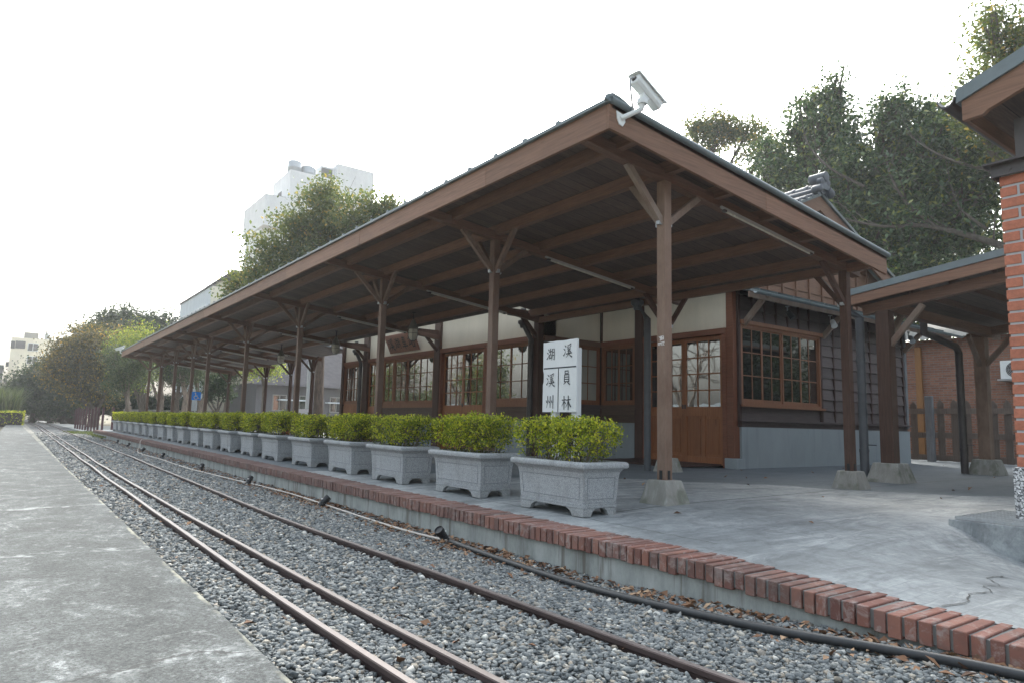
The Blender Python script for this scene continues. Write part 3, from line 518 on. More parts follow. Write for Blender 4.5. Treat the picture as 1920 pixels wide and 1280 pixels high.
# ------------------------------------------------------------------ the platform canopy
XP, XB2, Y0, Y9 = 6.0, 10.06, 4.80, 41.5
FY = [5.23, 8.69, 12.67, 17.55, 22.47, 27.6, 30.3, 33.9, 37.5, 40.9]
def zbm(x): return 4.087 - 0.112 * (x - 4.73)
def zr(x): return zbm(x) + 0.28
def bracket(b, x, y, z): b.box(x-0.022, y-0.05, z-0.045, x+0.022, y+0.05, z+0.045)
def canopy():
    t = thing('platform_canopy', 'long brown timber platform canopy with sloping roof carried on rows of square posts', 'canopy', (6, 5.23, 0.25))
    SEG = [(Y0, 12.62, 10.5), (12.62, 25.0, 9.45), (25.0, Y9, 10.5)]
    b = MB()
    for a, c, xb in SEG: b.prism([(4.72, a, zr(4.72)-0.05), (xb, a, zr(xb)-0.05), (xb, a, zr(xb)-0.012), (4.72, a, zr(4.72)-0.012)], (0, c - a, 0))
    b.build('roof_deck', M['deck'], t)
    b = MB()
    for a, c, xb in SEG: b.prism([(4.655, a-(0.03 if a == Y0 else 0), zr(4.655)-0.010), (xb+0.03, a-(0.03 if a == Y0 else 0), zr(xb+0.03)-0.010), (xb+0.03, a-(0.03 if a == Y0 else 0), zr(xb+0.03)+0.022), (4.655, a-(0.03 if a == Y0 else 0), zr(4.655)+0.022)], (0, c - a + (0.03 if a == Y0 else 0), 0))
    y = 5.6
    while y < Y9:
        xb = 9.45 if 12.62 < y < 25 else 10.5
        b.beam((4.65, y, zr(4.65)+0.038), (xb, y, zr(xb)+0.038), 0.055, 0.045); y += 0.605
    b.beam((4.648, Y0-0.03, zr(4.65)+0.004), (4.648, Y9, zr(4.65)+0.004), 0.016, 0.036)
    b.build('roof_sheet', M['flash'], t)
    b = MB(); b.tube([(4.68, Y0-0.02, zr(4.68)+0.02), (10.53, Y0-0.02, zr(10.53)+0.02)], 0.036, 10)
    prof = [(4.62,0.01),(4.64,0.05),(4.70,0.085),(4.80,0.085),(4.90,0.065),(5.0,0.045),(5.12,0.03)]
    b.tube([(x, Y0 - 0.01, zr(x) + h - 0.02) for x, h in prof], [0.02, 0.03, 0.036, 0.036, 0.034, 0.032, 0.03], 10)
    b.build('verge_trim', M['flash'], t, smooth=50)
    b = MB(); y = Y0 + 0.04; k = 0
    while y < Y9 - 0.1:
        ln = 3.9 if k else 2.2; e = min(Y9, y + ln); j = random.uniform(-0.002, 0.002)
        b.box(4.68 + j, y + 0.002, zbm(4.7), 4.722 + j, e - 0.002, zr(4.7) - 0.012); y = e; k += 1
    b.build('fascia', M['fascia_y'], t, bevel=0.004)
    for ya in (Y0, Y9):
        b = MB(); cuts = [4.68, 7.4, 10.5]
        for x0, x1 in zip(cuts, cuts[1:]): b.prism([(x0+0.002, ya, zbm(x0)), (x1-0.002, ya, zbm(x1)), (x1-0.002, ya, zr(x1)-0.014), (x0+0.002, ya, zr(x0)-0.014)], (0, 0.042, 0))
        b.build('end_fascia', M['fascia_x'], t, bevel=0.004)
    for x in (5.2, 6.0, 6.9, 7.85, 8.8, 9.8):
        b = MB(); y = Y0 + 0.05
        for e in [f for f in FY] + [Y9 - 0.01]:
            if e - y > 0.2 and not (x > 9.3 and 12.6 < y < 22.5): b.box(x-0.05, y+0.001, zr(x)-0.205, x+0.05, e-0.001, zr(x)-0.052); y = e
        b.build('purlin', M['beam_y'], t)
    b = MB(); b.box(10.02, Y0+0.05, zr(10.05)-0.30, 10.10, 12.6, zr(10.05)-0.17); b.build('wall_plate', M['beam_y'], t)
    for i, Y in enumerate(FY):
        sta = i in (2, 3, 4); xe = 10.2 if sta else 10.42
        b = MB(); b.beam((4.73, Y, zbm(4.73)+0.065), (xe, Y, zbm(xe)+0.065), 0.12, 0.13, (0, 0, 1)); b.build('beam', M['beam_x'], t, bevel=0.004)
        rows = [XP] if sta else [XP, XB2]
        for x in rows:
            zt = zbm(x) + 0.002; fl = zf(x, Y)
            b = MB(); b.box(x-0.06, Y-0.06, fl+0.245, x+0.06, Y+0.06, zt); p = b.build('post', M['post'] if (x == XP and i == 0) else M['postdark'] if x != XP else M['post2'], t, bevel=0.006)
            b = MB(); hb = 0.195; b.rings([[(x+a*q, Y+c*q, z) for a, c in ((-1,-1),(1,-1),(1,1),(-1,1))] for q, z in ((hb+0.012, fl-0.02), (hb, fl+0.015), (0.137, fl+0.245), (0.128, fl+0.255))]); b.build('base_block', M['base'], p, bevel=0.01)
            b = MB(); b.box(x-0.02, Y-0.066, fl+0.26, x+0.02, Y-0.059, fl+0.36); b.box(x-0.066, Y-0.02, fl+0.26, x-0.059, Y+0.02, fl+0.36); b.build('foot_plate', M['iron'], p)
            zl = zt - 0.50; gi = MB()
            for dx, dy in ((-1,0),(1,0),(0,1),(0,-1)):
                if i == 0 and dy == -1: continue
                if x == XB2 and dx == 1: continue
                if i == 9 and dy == 1: continue
                d = 0.62 if dx else 0.52
                top = zbm(x + dx*d) + 0.01 if dx else zr(x) - 0.18
                q0 = (x + dx*0.045, Y + dy*0.045, zl); q1 = (x + dx*d, Y + dy*d, top)
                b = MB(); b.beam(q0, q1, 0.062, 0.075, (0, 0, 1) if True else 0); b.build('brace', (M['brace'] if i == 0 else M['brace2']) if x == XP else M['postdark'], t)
                gi.box(x + dx*0.085 - 0.026, Y + dy*0.085 - 0.026, zl - 0.03, x + dx*0.085 + 0.026, Y + dy*0.085 + 0.026, zl + 0.025)
            gi.build('bracket', M['steel'], p)
    # white handwritten mark on the nearest post
    return t
CAN = canopy()

# brush-stroke characters: strokes on a 100 grid, (points, start width, end width)
def S_(*p, w=(9, 7)): return (p, w)
SHUI = [S_((20,90),(31,80),w=(4,11)), S_((8,66),(21,57),w=(4,11)), S_((8,18),(20,30),(31,50),w=(11,2))]
CH = {
 '溪': SHUI + [S_((86,96),(66,89),(44,85),w=(9,3)), S_((44,80),(50,70),w=(4,8)), S_((61,82),(65,72),w=(4,8)), S_((86,84),(76,71),w=(8,3)), S_((63,69),(49,56),(64,55),w=(6,6)), S_((80,64),(46,41),(80,44),w=(7,5)), S_((74,53),(86,39),w=(4,9)), S_((36,28),(95,33),w=(7,8)), S_((66,45),(61,24),(36,3),w=(9,3)), S_((66,31),(79,14),(97,5),w=(4,11))],
 '湖': SHUI + [S_((32,70),(62,74),w=(7,7)), S_((47,92),(47,48),w=(8,7)), S_((36,48),(37,20),w=(8,7)), S_((36,47),(58,49),(56,22),w=(6,8)), S_((37,24),(56,25),w=(6,6)), S_((69,88),(70,40),(62,6),w=(8,3)), S_((69,88),(92,90),(91,8),(83,15),w=(7,6)), S_((70,65),(91,66),w=(6,6)), S_((70,43),(91,44),w=(6,6))],
 '州': [S_((8,62),(15,46),w=(4,10)), S_((27,90),(27,44),(14,6),w=(9,3)), S_((38,60),(46,46),w=(4,10)), S_((56,88),(56,10),w=(9,7)), S_((67,62),(75,46),w=(4,10)), S_((87,95),(87,2),w=(9,7))],
 '員': [S_((32,97),(32,77),w=(8,7)), S_((32,97),(68,97),(67,78),w=(7,8)), S_((32,79),(67,79),w=(6,6)), S_((26,70),(26,20),w=(8,8)), S_((26,70),(74,71),(74,20),w=(7,9)), S_((26,54),(74,54),w=(6,6)), S_((26,38),(74,38),w=(6,6)), S_((26,22),(74,22),w=(6,6)), S_((42,19),(18,2),w=(8,3)), S_((58,19),(83,1),w=(5,11))],
 '林': [S_((5,68),(46,71),w=(7,7)), S_((27,95),(27,4),w=(9,8)), S_((27,67),(18,44),(3,26),w=(8,3)), S_((29,60),(44,44),w=(5,10)), S_((52,68),(97,72),w=(7,7)), S_((73,97),(73,1),w=(9,8)), S_((72,67),(62,38),(45,16),w=(8,3)), S_((74,66),(84,40),(99,22),w=(5,12))],
 '車': [S_((24,88),(76,89),w=(7,8)), S_((27,74),(28,37),w=(8,7)), S_((27,74),(73,75),(72,37),w=(7,8)), S_((28,56),(72,56),w=(6,6)), S_((28,38),(72,38),w=(6,6)), S_((6,21),(94,23),w=(8,9)), S_((50,99),(50,0),w=(9,8))],
 '站': [S_((23,96),(29,85),w=(4,10)), S_((6,75),(46,78),w=(7,8)), S_((14,65),(19,40),w=(5,9)), S_((40,68),(32,40),w=(8,4)), S_((4,27),(48,35),w=(8,7)), S_((69,97),(69,50),w=(9,8)), S_((69,74),(96,76),w=(7,8)), S_((57,48),(58,6),w=(8,7)), S_((57,48),(92,49),(90,6),w=(7,9)), S_((58,10),(90,11),w=(7,7))]}
def glyph(b, strokes, org, ud, vd, nd, size, th=0.0015, wk=1.0):
    org, ud, vd, nd = Vector(org), Vector(ud), Vector(vd), Vector(nd)
    for k, (pts, (w0, w1)) in enumerate(strokes):
        m = len(pts); P = [Vector((p[0], p[1])) for p in pts]; Lf = []; Rt = []
        for i in range(m):
            d = (P[min(i+1, m-1)] - P[max(i-1, 0)]).normalized(); nn = Vector((-d.y, d.x)); w = (w0 + (w1 - w0) * i / (m - 1)) * wk / 2
            ext = -d * w * 0.6 if i == 0 else (d * w * 0.6 if i == m-1 else Vector((0, 0)))
            Lf.append(P[i] + nn * w + ext); Rt.append(P[i] - nn * w + ext)
        f = lambda q, h: org + (ud * (q.x / 100) + vd * (q.y / 100)) * size + nd * h
        h = th * (1 + 0.12 * k)
        for i in range(m - 1): b.quad(f(Lf[i], h), f(Rt[i], h), f(Rt[i+1], h), f(Lf[i+1], h))

b = MB()
glyph(b, [S_((12,92),(40,70),w=(10,10)), S_((44,95),(40,70),(36,40),w=(12,12)), S_((56,92),(56,44),w=(12,12)), S_((56,92),(92,92),(90,56),w=(12,12)), S_((56,70),(90,70),w=(10,10)), S_((60,54),(92,52),w=(12,10))], (5.938, 5.265, 2.03), (0,-1,0), (0,0,1), (-1,0,0), 0.085)
glyph(b, [S_((0,0),(100,12),w=(8,8))], (5.938, 5.27, 2.035), (0,-1,0), (0,0,1), (-1,0,0), 0.095)
glyph(b, [S_((8,88),(24,80),(20,58),(6,64),(8,88),w=(9,9)), S_((34,82),(50,84),w=(8,8)), S_((34,68),(52,70),w=(8,8)), S_((64,94),(62,56),w=(9,9)), S_((74,90),(96,92),(78,60),(98,60),w=(10,9))], (5.938, 5.27, 1.955), (0,-1,0), (0,0,1), (-1,0,0), 0.095)
b.build('white_mark', M['chalk'], CAN, fix=False)

# fluorescent tubes under the beams, pendant lamps, security cameras
def place_tube(i, Y):
    t = thing('tube_light', f'slim fluorescent tube light under the {ORD[i]} canopy beam from the corner security camera', 'lamp', (8, Y - 0.09, zbm(8)), 'tube lights under the canopy beams')
    b = MB(); b.beam((6.95, Y-0.09, zbm(6.95)-0.012), (9.05, Y-0.09, zbm(9.05)-0.012), 0.030, 0.026); b.build('housing', M['tube'], t)
    b = MB(); b.tube([(7.05, Y-0.09, zbm(7.05)-0.045), (8.95, Y-0.09, zbm(8.95)-0.045)], 0.014, 8); b.build('tube', M['lampglass'], t, smooth=50)
    for x in (7.02, 8.98): b = MB(); b.box(x-0.03, Y-0.11, zbm(x)-0.06, x+0.03, Y-0.07, zbm(x)-0.029); b.build('end_cap', M['pipe'], t)
for i, Y in enumerate(FY): place_tube(i, Y)
PD = ['beside the carved wooden name board', 'between the third canopy lamp and the name board lamp', 'farthest from the carved name board']
for i, y in enumerate((15.85, 21.1, 26.6)):
    t = thing('pendant_lamp', 'caged glass lamp hanging under the canopy ' + ['in front of the carved name board', 'next beyond the name board lamp', 'farthest beyond the name board'][i], 'lamp', (8.4, y, 3.4), 'caged pendant lamps')
    zc = zr(8.4) - 0.05
    b = MB(); b.tube([(8.4, y, zc), (8.4, y, 3.62)], 0.014, 6); b.lathe([(0.05, zc-0.02-3.0), (0.05, zc-3.0)], (8.4, y, 3.0), 10); b.build('stem', M['iron'], t, smooth=40)
    b = MB(); b.lathe([(0.03, 0.62), (0.055, 0.57), (0.10, 0.47), (0.128, 0.40), (0.145, 0.385), (0.145, 0.36), (0.12, 0.355)], (8.4, y, 3.1), 16); b.build('cap', M['lampcap'], t, smooth=40)
    b = MB(); b.lathe([(0.120, 0.36), (0.132, 0.29), (0.126, 0.19), (0.10, 0.115), (0.06, 0.075), (0.01, 0.065)], (8.4, y, 3.1), 16); b.build('glass_globe', M['lampglass'], t, smooth=60)
    b = MB()
    for k in range(6):
        a = k * math.pi / 3; b.tube([(8.4 + math.cos(a)*r, y + math.sin(a)*r, 3.1 + z) for r, z in ((0.128, 0.37), (0.141, 0.29), (0.135, 0.185), (0.108, 0.105), (0.06, 0.063), (0.0, 0.053))], 0.005, 5)
    b.tube([(8.4 + math.cos(a)*0.142, y + math.sin(a)*0.142, 3.1 + 0.25) for a in np.linspace(0, 2*math.pi, 17)], 0.005, 5); b.build('cage', M['iron'], t)

def security_camera(label, base, ax, loc):
    t = thing('security_camera', label, 'camera', loc)
    ax = Vector(ax).normalized(); up = Vector((0, 0, 1)); sd = ax.cross(up).normalized(); u2 = sd.cross(ax); c = Vector(base)
    P = lambda a, s_, u: c + (ax * a + sd * s_ + u2 * u) * 0.82
    b = MB(); b.rings([[P(a, s_*k, u*k) for s_, u in ((-0.075,-0.03),(-0.055,-0.075),(0.055,-0.075),(0.075,-0.03),(0.075,0.06),(-0.075,0.06))] for a, k in ((-0.26, 0.94), (-0.24, 1), (0.24, 1), (0.26, 0.96))]); b.build('housing', M['whitemetal'], t, bevel=0.006)
    b = MB(); b.rings([[P(a, s_, u) for s_, u in ((-0.098, 0.045), (-0.098, 0.072), (0, 0.088), (0.098, 0.072), (0.098, 0.045), (0.09, 0.045), (0.09, 0.066), (0, 0.078), (-0.09, 0.066), (-0.09, 0.045))] for a in (-0.30, 0.31)]); b.build('sun_shield', M['whitemetal'], t)
    b = MB(); b.rings([[P(a, math.cos(q)*0.035 , math.sin(q)*0.035) for q in np.linspace(0, 2*math.pi, 12, endpoint=False)] for a in (-0.285, -0.258)]); b.build('cable_gland', M['pipe'], t, smooth=40)
    b = MB(); b.prism([P(0.05, -0.03, -0.076), P(-0.08, -0.03, -0.076), P(-0.05, -0.03, -0.16), P(0.02, -0.03, -0.16)], sd * 0.06); b.build('pivot', M['whitemetal'], t)
    return t, P, sd
t, P, sd = security_camera('white security camera fixed to the canopy corner nearest the brick pillar', (5.12, 4.70, 4.565), (0.80, 0.05, -0.36), (4.83, 4.8, 4.25))
j = P(-0.02, 0, -0.17)
b = MB(); b.tube([(4.84, 4.795, 4.235), (4.88, 4.76, 4.26), (4.99, 4.72, 4.33), (5.04, 4.70, 4.36), j], [0.03, 0.028, 0.026, 0.03, 0.04], 10); b.lathe([(0.055, -0.03), (0.06, 0.0), (0.05, 0.025)], j, 14); b.build('arm', M['whitemetal'], t, smooth=50)
b = MB(); b.prism([(4.775, 4.788, 4.30), (4.89, 4.788, 4.28), (4.90, 4.788, 4.21), (4.865, 4.788, 4.155), (4.815, 4.788, 4.165), (4.785, 4.788, 4.22)], (0, 0.012, 0)); b.build('mount_plate', M['whitemetal'], t)
b = MB(); b.tube([P(-0.28, 0, 0), P(-0.33, 0, -0.06), P(-0.27, 0, -0.16), (4.95, 4.73, 4.33)], 0.011, 6); b.build('cable', M['steel'], t, smooth=60)
t, P, sd = security_camera('white security camera on the far end corner of the canopy', (4.55, 41.3, 4.50), (-0.6, 0.5, -0.25), (4.66, 41.3, 4.3))
b = MB(); b.tube([(4.67, 41.3, 4.25), (4.6, 41.3, 4.27), P(0, 0, -0.15)], 0.03, 8); b.build('arm', M['whitemetal'], t, smooth=50)

# ------------------------------------------------------------------ the wooden station house
X1, X2, YE, YI, YN, XR = 10.2, 12.2, 8.75, 12.75, 24.75, 19.95
ZF = 0.26
class Wall:
    def __init__(s, O, u, n): s.O = Vector((*O, 0)); s.u = Vector((*u, 0)); s.n = Vector((*n, 0))
    def p(s, u, z, d): return s.O + s.u * u + s.n * d + Vector((0, 0, z))
    def b(s, mb, u0, u1, z0, z1, d0, d1):
        q = [s.p(u, z, d) for z in (z0, z1) for u, d in ((u0, d0), (u1, d0), (u1, d1), (u0, d1))]
        mb.add(q, [(0,3,2,1),(4,5,6,7),(0,1,5,4),(1,2,6,5),(2,3,7,6),(3,0,4,7)])
def station():
    t = thing('station_house', 'old dark timber railway station house with cream plaster panels and many paned windows', 'building', (12.2, 8.75, ZF))
    A = Wall((X1, YI), (0, 1), (-1, 0))       # main track-side wall, u = y - 12.75
    B = Wall((X2, YE), (0, 1), (-1, 0))       # recessed door wall, u = y - 8.75
    C = Wall((X1, YI), (1, 0), (0, -1))       # return wall of the recess, u = x - 10.2
    D = Wall((X2, YE), (1, 0), (0, -1))       # end wall, u = x - 12.2
    LA, LB, LC, LD = YN - YI, YI - YE, X2 - X1, XR - X2
    # solid cores, set back
    b = MB(); A.b(b, 0.02, LA, ZF-0.1, 4.75, -0.5, -0.10); b.build('inner_wall', M['darkint'], t)
    b = MB(); B.b(b, 0.1, LB, ZF-0.1, 4.75, -0.5, -0.10); b.build('inner_wall', M['darkint'], t)
    b = MB(); D.b(b, 0.30, LD, ZF-0.1, 4.2, -0.5, -0.06); b.build('inner_wall', M['darkint'], t)
    b = MB(); C.b(b, 0.1, LC + 0.1, ZF-0.1, 4.75, -0.4, -0.10); b.build('inner_wall', M['darkint'], t)
    b = MB(); b.box(X1+0.1, YN-0.3, ZF-0.1, XR, YN, 4.6); b.box(XR-0.3, YE+0.1, ZF-0.1, XR, YN, 4.2); b.build('outer_wall', M['board_y'], t)
    WIN_T, WIN_B, LI0, LI1 = 3.06, 1.62, 3.08, 3.21
    def window(W, u0, u1, z0, z1, sashes, cols, rows, gm='glass', d=0.0, pale_pane=None):
        b = MB(); fw = 0.05
        W.b(b, u0, u1, z0, z0+fw, d-0.06, d+0.03); W.b(b, u0, u1, z1-fw, z1, d-0.06, d+0.03)
        W.b(b, u0, u0+fw, z0+fw, z1-fw, d-0.06, d+0.03); W.b(b, u1-fw, u1, z0+fw, z1-fw, d-0.06, d+0.03)
        ww = (u1 - u0 - 2*fw) / sashes; st = 0.042
        for k in range(sashes):
            a, c = u0 + fw + k*ww, u0 + fw + (k+1)*ww; dd = d - 0.012 if k % 2 else d + 0.012
            W.b(b, a+0.001, a+st, z0+fw, z1-fw, dd-0.035, dd); W.b(b, c-st, c-0.001, z0+fw, z1-fw, dd-0.035, dd)
            W.b(b, a+st, c-st, z0+fw, z0+fw+st*1.5, dd-0.035, dd-0.001); W.b(b, a+st, c-st, z1-fw-st, z1-fw, dd-0.035, dd-0.001)
            for q in range(1, cols): x = a+st + (c-a-2*st)*q/cols; W.b(b, x-0.011, x+0.011, z0+fw+st*1.5, z1-fw-st, dd-0.03, dd-0.004)
            for q in range(1, rows): z = z0+fw+st*1.5 + (z1-z0-2*fw-st*2.5)*q/rows; W.b(b, a+st, c-st, z-0.011, z+0.011, dd-0.029, dd-0.006)
        o = b.build('window', M['frame'], t)
        for k in range(sashes):
            a, c = u0 + fw + k*ww, u0 + fw + (k+1)*ww; dd = (d - 0.012 if k % 2 else d + 0.012) - 0.018
            b = MB(); W.b(b, a+0.02, c-0.02, z0+fw+0.01, z1-fw-0.01, dd-0.006, dd)
            pg = b.build('pane', M[pale_pane if pale_pane else gm], o)
        return o
    def door(W, u0, u1, z1, leaves, cols, rows, zg, d=-0.02, handles=True):
        lw = (u1 - u0) / leaves; z0 = ZF + 0.055
        for k in range(leaves):
            a, c = u0 + k*lw + 0.003, u0 + (k+1)*lw - 0.003; dd = d if k % 2 == 0 else d - 0.045; b = MB(); st = 0.085
            W.b(b, a, a+st, z0, z1, dd-0.04, dd); W.b(b, c-st, c, z0, z1, dd-0.04, dd); W.b(b, a+st, c-st, z0, z0+0.16, dd-0.04, dd-0.001)
            W.b(b, a+st, c-st, zg-0.20, zg, dd-0.04, dd-0.001); W.b(b, a+st, c-st, z1-st, z1, dd-0.04, dd-0.001); m = (a+c)/2
            W.b(b, m-0.04, m+0.04, z0+0.16, zg-0.20, dd-0.04, dd-0.001)
            for p0, p1 in ((a+st, m-0.04), (m+0.04, c-st)): W.b(b, p0, p1, z0+0.16, zg-0.20, dd-0.036, dd-0.022); W.b(b, p0+0.05, p1-0.05, z0+0.22, zg-0.26, dd-0.03, dd-0.012)
            for q in range(1, cols): x = a+st + (c-a-2*st)*q/cols; W.b(b, x-0.013, x+0.013, zg, z1-st, dd-0.034, dd-0.004)
            for q in range(1, rows): z = zg + (z1-st-zg)*q/rows; W.b(b, a+st, c-st, z-0.013, z+0.013, dd-0.033, dd-0.006)
            o = b.build('door', M['door'], t)
            b = MB(); W.b(b, a+st-0.02, c-st+0.02, zg-0.02, z1-st+0.02, dd-0.024, dd-0.018); b.build('pane', M['glass'], o)
            if handles:
                b = MB(); uu = c - 0.045 if k == 0 else a + 0.045; W.b(b, uu-0.018, uu+0.018, zg-0.04, zg+0.05, dd-0.001, dd+0.012); b.build('handle', M['iron'], o)
    def post(W, u0, u1, z0, z1, m='postdark', d0=-0.1, d1=0.06):
        b = MB(); W.b(b, u0, u1, z0, z1, d0, d1); return b.build('wall_post', M[m], t, bevel=0.006)
    def panel(W, u0, u1, z0, z1, m, name, d0=-0.1, d1=0.0):
        b = MB(); W.b(b, u0, u1, z0, z1, d0, d1); return b.build(name, M[m], t)
    # ---- main wall A:  u = y - 12.75
    uy = lambda y: y - YI
    posts = [(12.75, 12.93), (17.42, 17.74), (22.42, 22.80), (24.55, 24.75)]
    for a, c in posts: post(A, uy(a)+0.001, uy(c), ZF, 4.7, 'postdark', -0.1, 0.07)
    bays = [(12.93, 17.42), (17.74, 22.42), (22.80, 24.55)]
    for a, c in bays:
        panel(A, uy(a), uy(c), LI1, 4.7, 'plaster', 'plaster_panel', -0.1, -0.015)
        b = MB(); A.b(b, uy(a), uy(c), LI0, LI1, -0.1, 0.055); b.build('lintel', M['lintel'], t, bevel=0.005)
    panel(A, uy(14.95), uy(15.12), ZF, LI0, 'lintel', 'door_jamb', -0.1, 0.045); panel(A, uy(17.36), uy(17.42), ZF, LI0, 'lintel', 'door_jamb', -0.1, 0.04)
    door(A, uy(15.12), uy(17.36), LI0-0.01, 2, 3, 4, 1.56)
    for a, c in ((12.93, 14.95), (17.74, 21.22)):
        panel(A, uy(a), uy(c), ZF-0.05, 1.17, 'plinth', 'plinth', -0.1, 0.03)
        b = MB(); A.b(b, uy(a), uy(c), 1.17, 1.21, -0.1, 0.075); b.build('ledge', M['board_y'], t)
        b = MB(); A.b(b, uy(a), uy(c), 1.21, 1.355, -0.1, 0.0); A.b(b, uy(a), uy(c), 1.36, 1.50, -0.1, 0.012); b.build('wall_boards', M['board_y'], t)
        b = MB(); A.b(b, uy(a)+0.01, uy(c)-0.01, 1.50, 1.60, -0.1, 0.06); b.build('window_sill', M['frame'], t)
    window(A, uy(12.95), uy(14.93), 1.602, LI0-0.002, 2, 2, 3)
    window(A, uy(17.78), uy(20.40), 1.602, LI0-0.002, 3, 2, 3); window(A, uy(20.42), uy(21.2), 1.602, LI0-0.002, 1, 2, 3)
    panel(A, uy(21.22), uy(21.36), ZF, LI0, 'lintel', 'door_jamb', -0.1, 0.045)
    door(A, uy(21.36), uy(22.42), LI0-0.01, 1, 3, 4, 1.56, handles=False)
    window(A, uy(22.82), uy(24.53), 1.65, LI0-0.002, 2, 3, 3)
    b = MB(); A.b(b, uy(22.82), uy(24.53), ZF, 1.65, -0.1, -0.01)
    for k in range(9): A.b(b, uy(22.85)+k*0.19, uy(22.85)+k*0.19+0.17, ZF+0.08, 1.58, -0.01, 0.004)
    b.build('wainscot', M['door'], t)
    for y in (12.84, 17.58, 22.6):          # beam stub and knee brace below the eave
        b = MB(); b.beam((9.80, y, 3.20+0.0), (9.80, y, 3.21), 0.02, 0.02) if False else None
        b.beam((10.14, y, 3.16), (9.70, y, 3.62), 0.07, 0.09); b.build('knee_brace', M['postdark'], t)
        b = MB(); b.box(9.3, y-0.06, 3.60, 10.13, y+0.06, 3.76); b.build('eave_beam', M['postdark'], t)
    # ---- return wall C: u = x - 10.2
    panel(C, 0.08, LC-0.02, LI1, 4.7, 'plaster', 'plaster_panel', -0.1, -0.02)
    b = MB(); C.b(b, 0.08, LC-0.02, LI0, LI1, -0.1, 0.04); b.build('lintel', M['beam_x'], t)
    window(C, 0.85, LC-0.06, 1.602, LI0-0.002, 1, 3, 3, pale_pane='pale_pane', d=0.0)
    panel(C, 0.0, 0.85, 1.2, LI0, 'board_x', 'wall_boards', -0.1, -0.004)
    panel(C, 0.0, LC-0.02, ZF-0.05, 1.17, 'plinth', 'plinth', -0.1, 0.03); b = MB(); C.b(b, 0.0, LC-0.02, 1.17, 1.21, -0.1, 0.07); C.b(b, 0.85, LC-0.02, 1.21, 1.355, -0.1, 0.0); C.b(b, 0.85, LC-0.02, 1.36, 1.5, -0.1, 0.012); C.b(b, 0.85, LC-0.02, 1.5, 1.6, -0.1, 0.06); b.build('wall_boards', M['board_x'], t)
    # ---- door wall B: u = y - 8.75
    uyb = lambda y: y - YE
    post(B, 0.0, 0.17, ZF+0.22, 4.4, 'lintel', -0.17, 0.02); post(B, uyb(11.27), uyb(11.52), ZF, 4.7, 'postdark', -0.1, 0.06); post(B, LB-0.05, LB-0.001, ZF, 4.7, 'postdark', -0.1, 0.02)
    b = MB(); b.box(12.13, 8.66, ZF-0.03, 12.42, 8.96, ZF+0.22); b.build('corner_stone', M['plinth'], t, bevel=0.012)
    panel(B, 0.17, uyb(11.27), LI1, 4.7, 'plaster', 'plaster_panel', -0.1, -0.015); panel(B, uyb(11.52), LB-0.05, LI1, 4.7, 'plaster', 'plaster_panel', -0.1, -0.015)
    b = MB(); B.b(b, 0.17, uyb(11.27), LI0, LI1, -0.1, 0.055); B.b(b, uyb(11.52), LB-0.05, LI0, LI1, -0.1, 0.045); b.build('lintel', M['lintel'], t, bevel=0.005)
    panel(B, 0.17, 0.27, ZF, LI0, 'lintel', 'door_jamb', -0.1, 0.04); panel(B, uyb(11.18), uyb(11.27), ZF, LI0, 'lintel', 'door_jamb', -0.1, 0.04)
    door(B, 0.27, uyb(11.18), LI0-0.01, 2, 3, 4, 1.55)
    window(B, uyb(11.54), LB-0.06, 1.602, LI0-0.002, 2, 2, 3)
    panel(B, uyb(11.52), LB-0.05, ZF-0.05, 1.17, 'plinth', 'plinth', -0.1, 0.03)
    b = MB(); B.b(b, uyb(11.52), LB-0.05, 1.17, 1.21, -0.1, 0.07); B.b(b, uyb(11.52), LB-0.05, 1.21, 1.355, -0.1, 0.0); B.b(b, uyb(11.52), LB-0.05, 1.36, 1.5, -0.1, 0.012); B.b(b, uyb(11.52), LB-0.05, 1.5, 1.6, -0.1, 0.06); b.build('wall_boards', M['board_y'], t)
    b = MB(); b.prism([(12.15, 9.05, ZF+0.05), (12.15, 11.5, ZF+0.05), (11.15, 11.9, ZF+0.012), (11.15, 9.45, ZF+0.012)], (0, 0, 0.035)); tag(b.build('doormat', M['batten']), 'dark wooden threshold ramp in front of the red brown sliding doors', 'ramp')
    # ---- end wall D: u = x - 12.2
    panel(D, 0.17, LD, ZF-0.05, 1.13, 'plinth', 'plinth', -0.06, 0.05)
    b = MB(); D.b(b, 0.12, LD+0.03, 1.255, 1.295, -0.06, 0.09); D.b(b, 0.12, LD, 1.13, 1.255, -0.06, 0.0); b.build('ledge', M['board_x'], t)
    u0, u1 = 0.18, 3.30
    def clap(name, ua, ub, z0, z1, step=0.262):
        b = MB(); z = z0
        while z < z1 - 0.01:
            e = min(z + step, z1); q = [D.p(ua, z, 0.040), D.p(ub, z, 0.040), D.p(ub, e - 0.006, 0.004), D.p(ua, e - 0.006, 0.004), D.p(ua, z, -0.05), D.p(ub, z, -0.05), D.p(ub, e-0.004, -0.05), D.p(ua, e-0.004, -0.05)]
            b.add(q, [(0,1,2,3),(4,7,6,5),(0,4,5,1),(1,5,6,2),(2,6,7,3),(3,7,4,0)]); z = e
        b.build(name, M['board_x'], t, fix=True)
    clap('wall_boards', u1+0.06, LD-0.12, 1.297, 3.95); clap('wall_boards', 0.18, u1+0.06, 3.38, 3.95); 
    b = MB(); D.b(b, 0.2, u1, 1.297, 1.56, -0.06, 0.0); b.build('wall_boards', M['board_x'], t)
    u = u1 + 0.62
    while u < LD - 0.2: b = MB(); D.b(b, u-0.022, u+0.022, 1.297, 3.95, 0.0, 0.05); b.build('batten', M['batten'], t); u += 0.60
    u = 0.62
    while u < u1: b = MB(); D.b(b, u-0.018, u+0.018, 3.40, 3.95, 0.0, 0.05); b.build('batten', M['batten'], t); u += 0.45
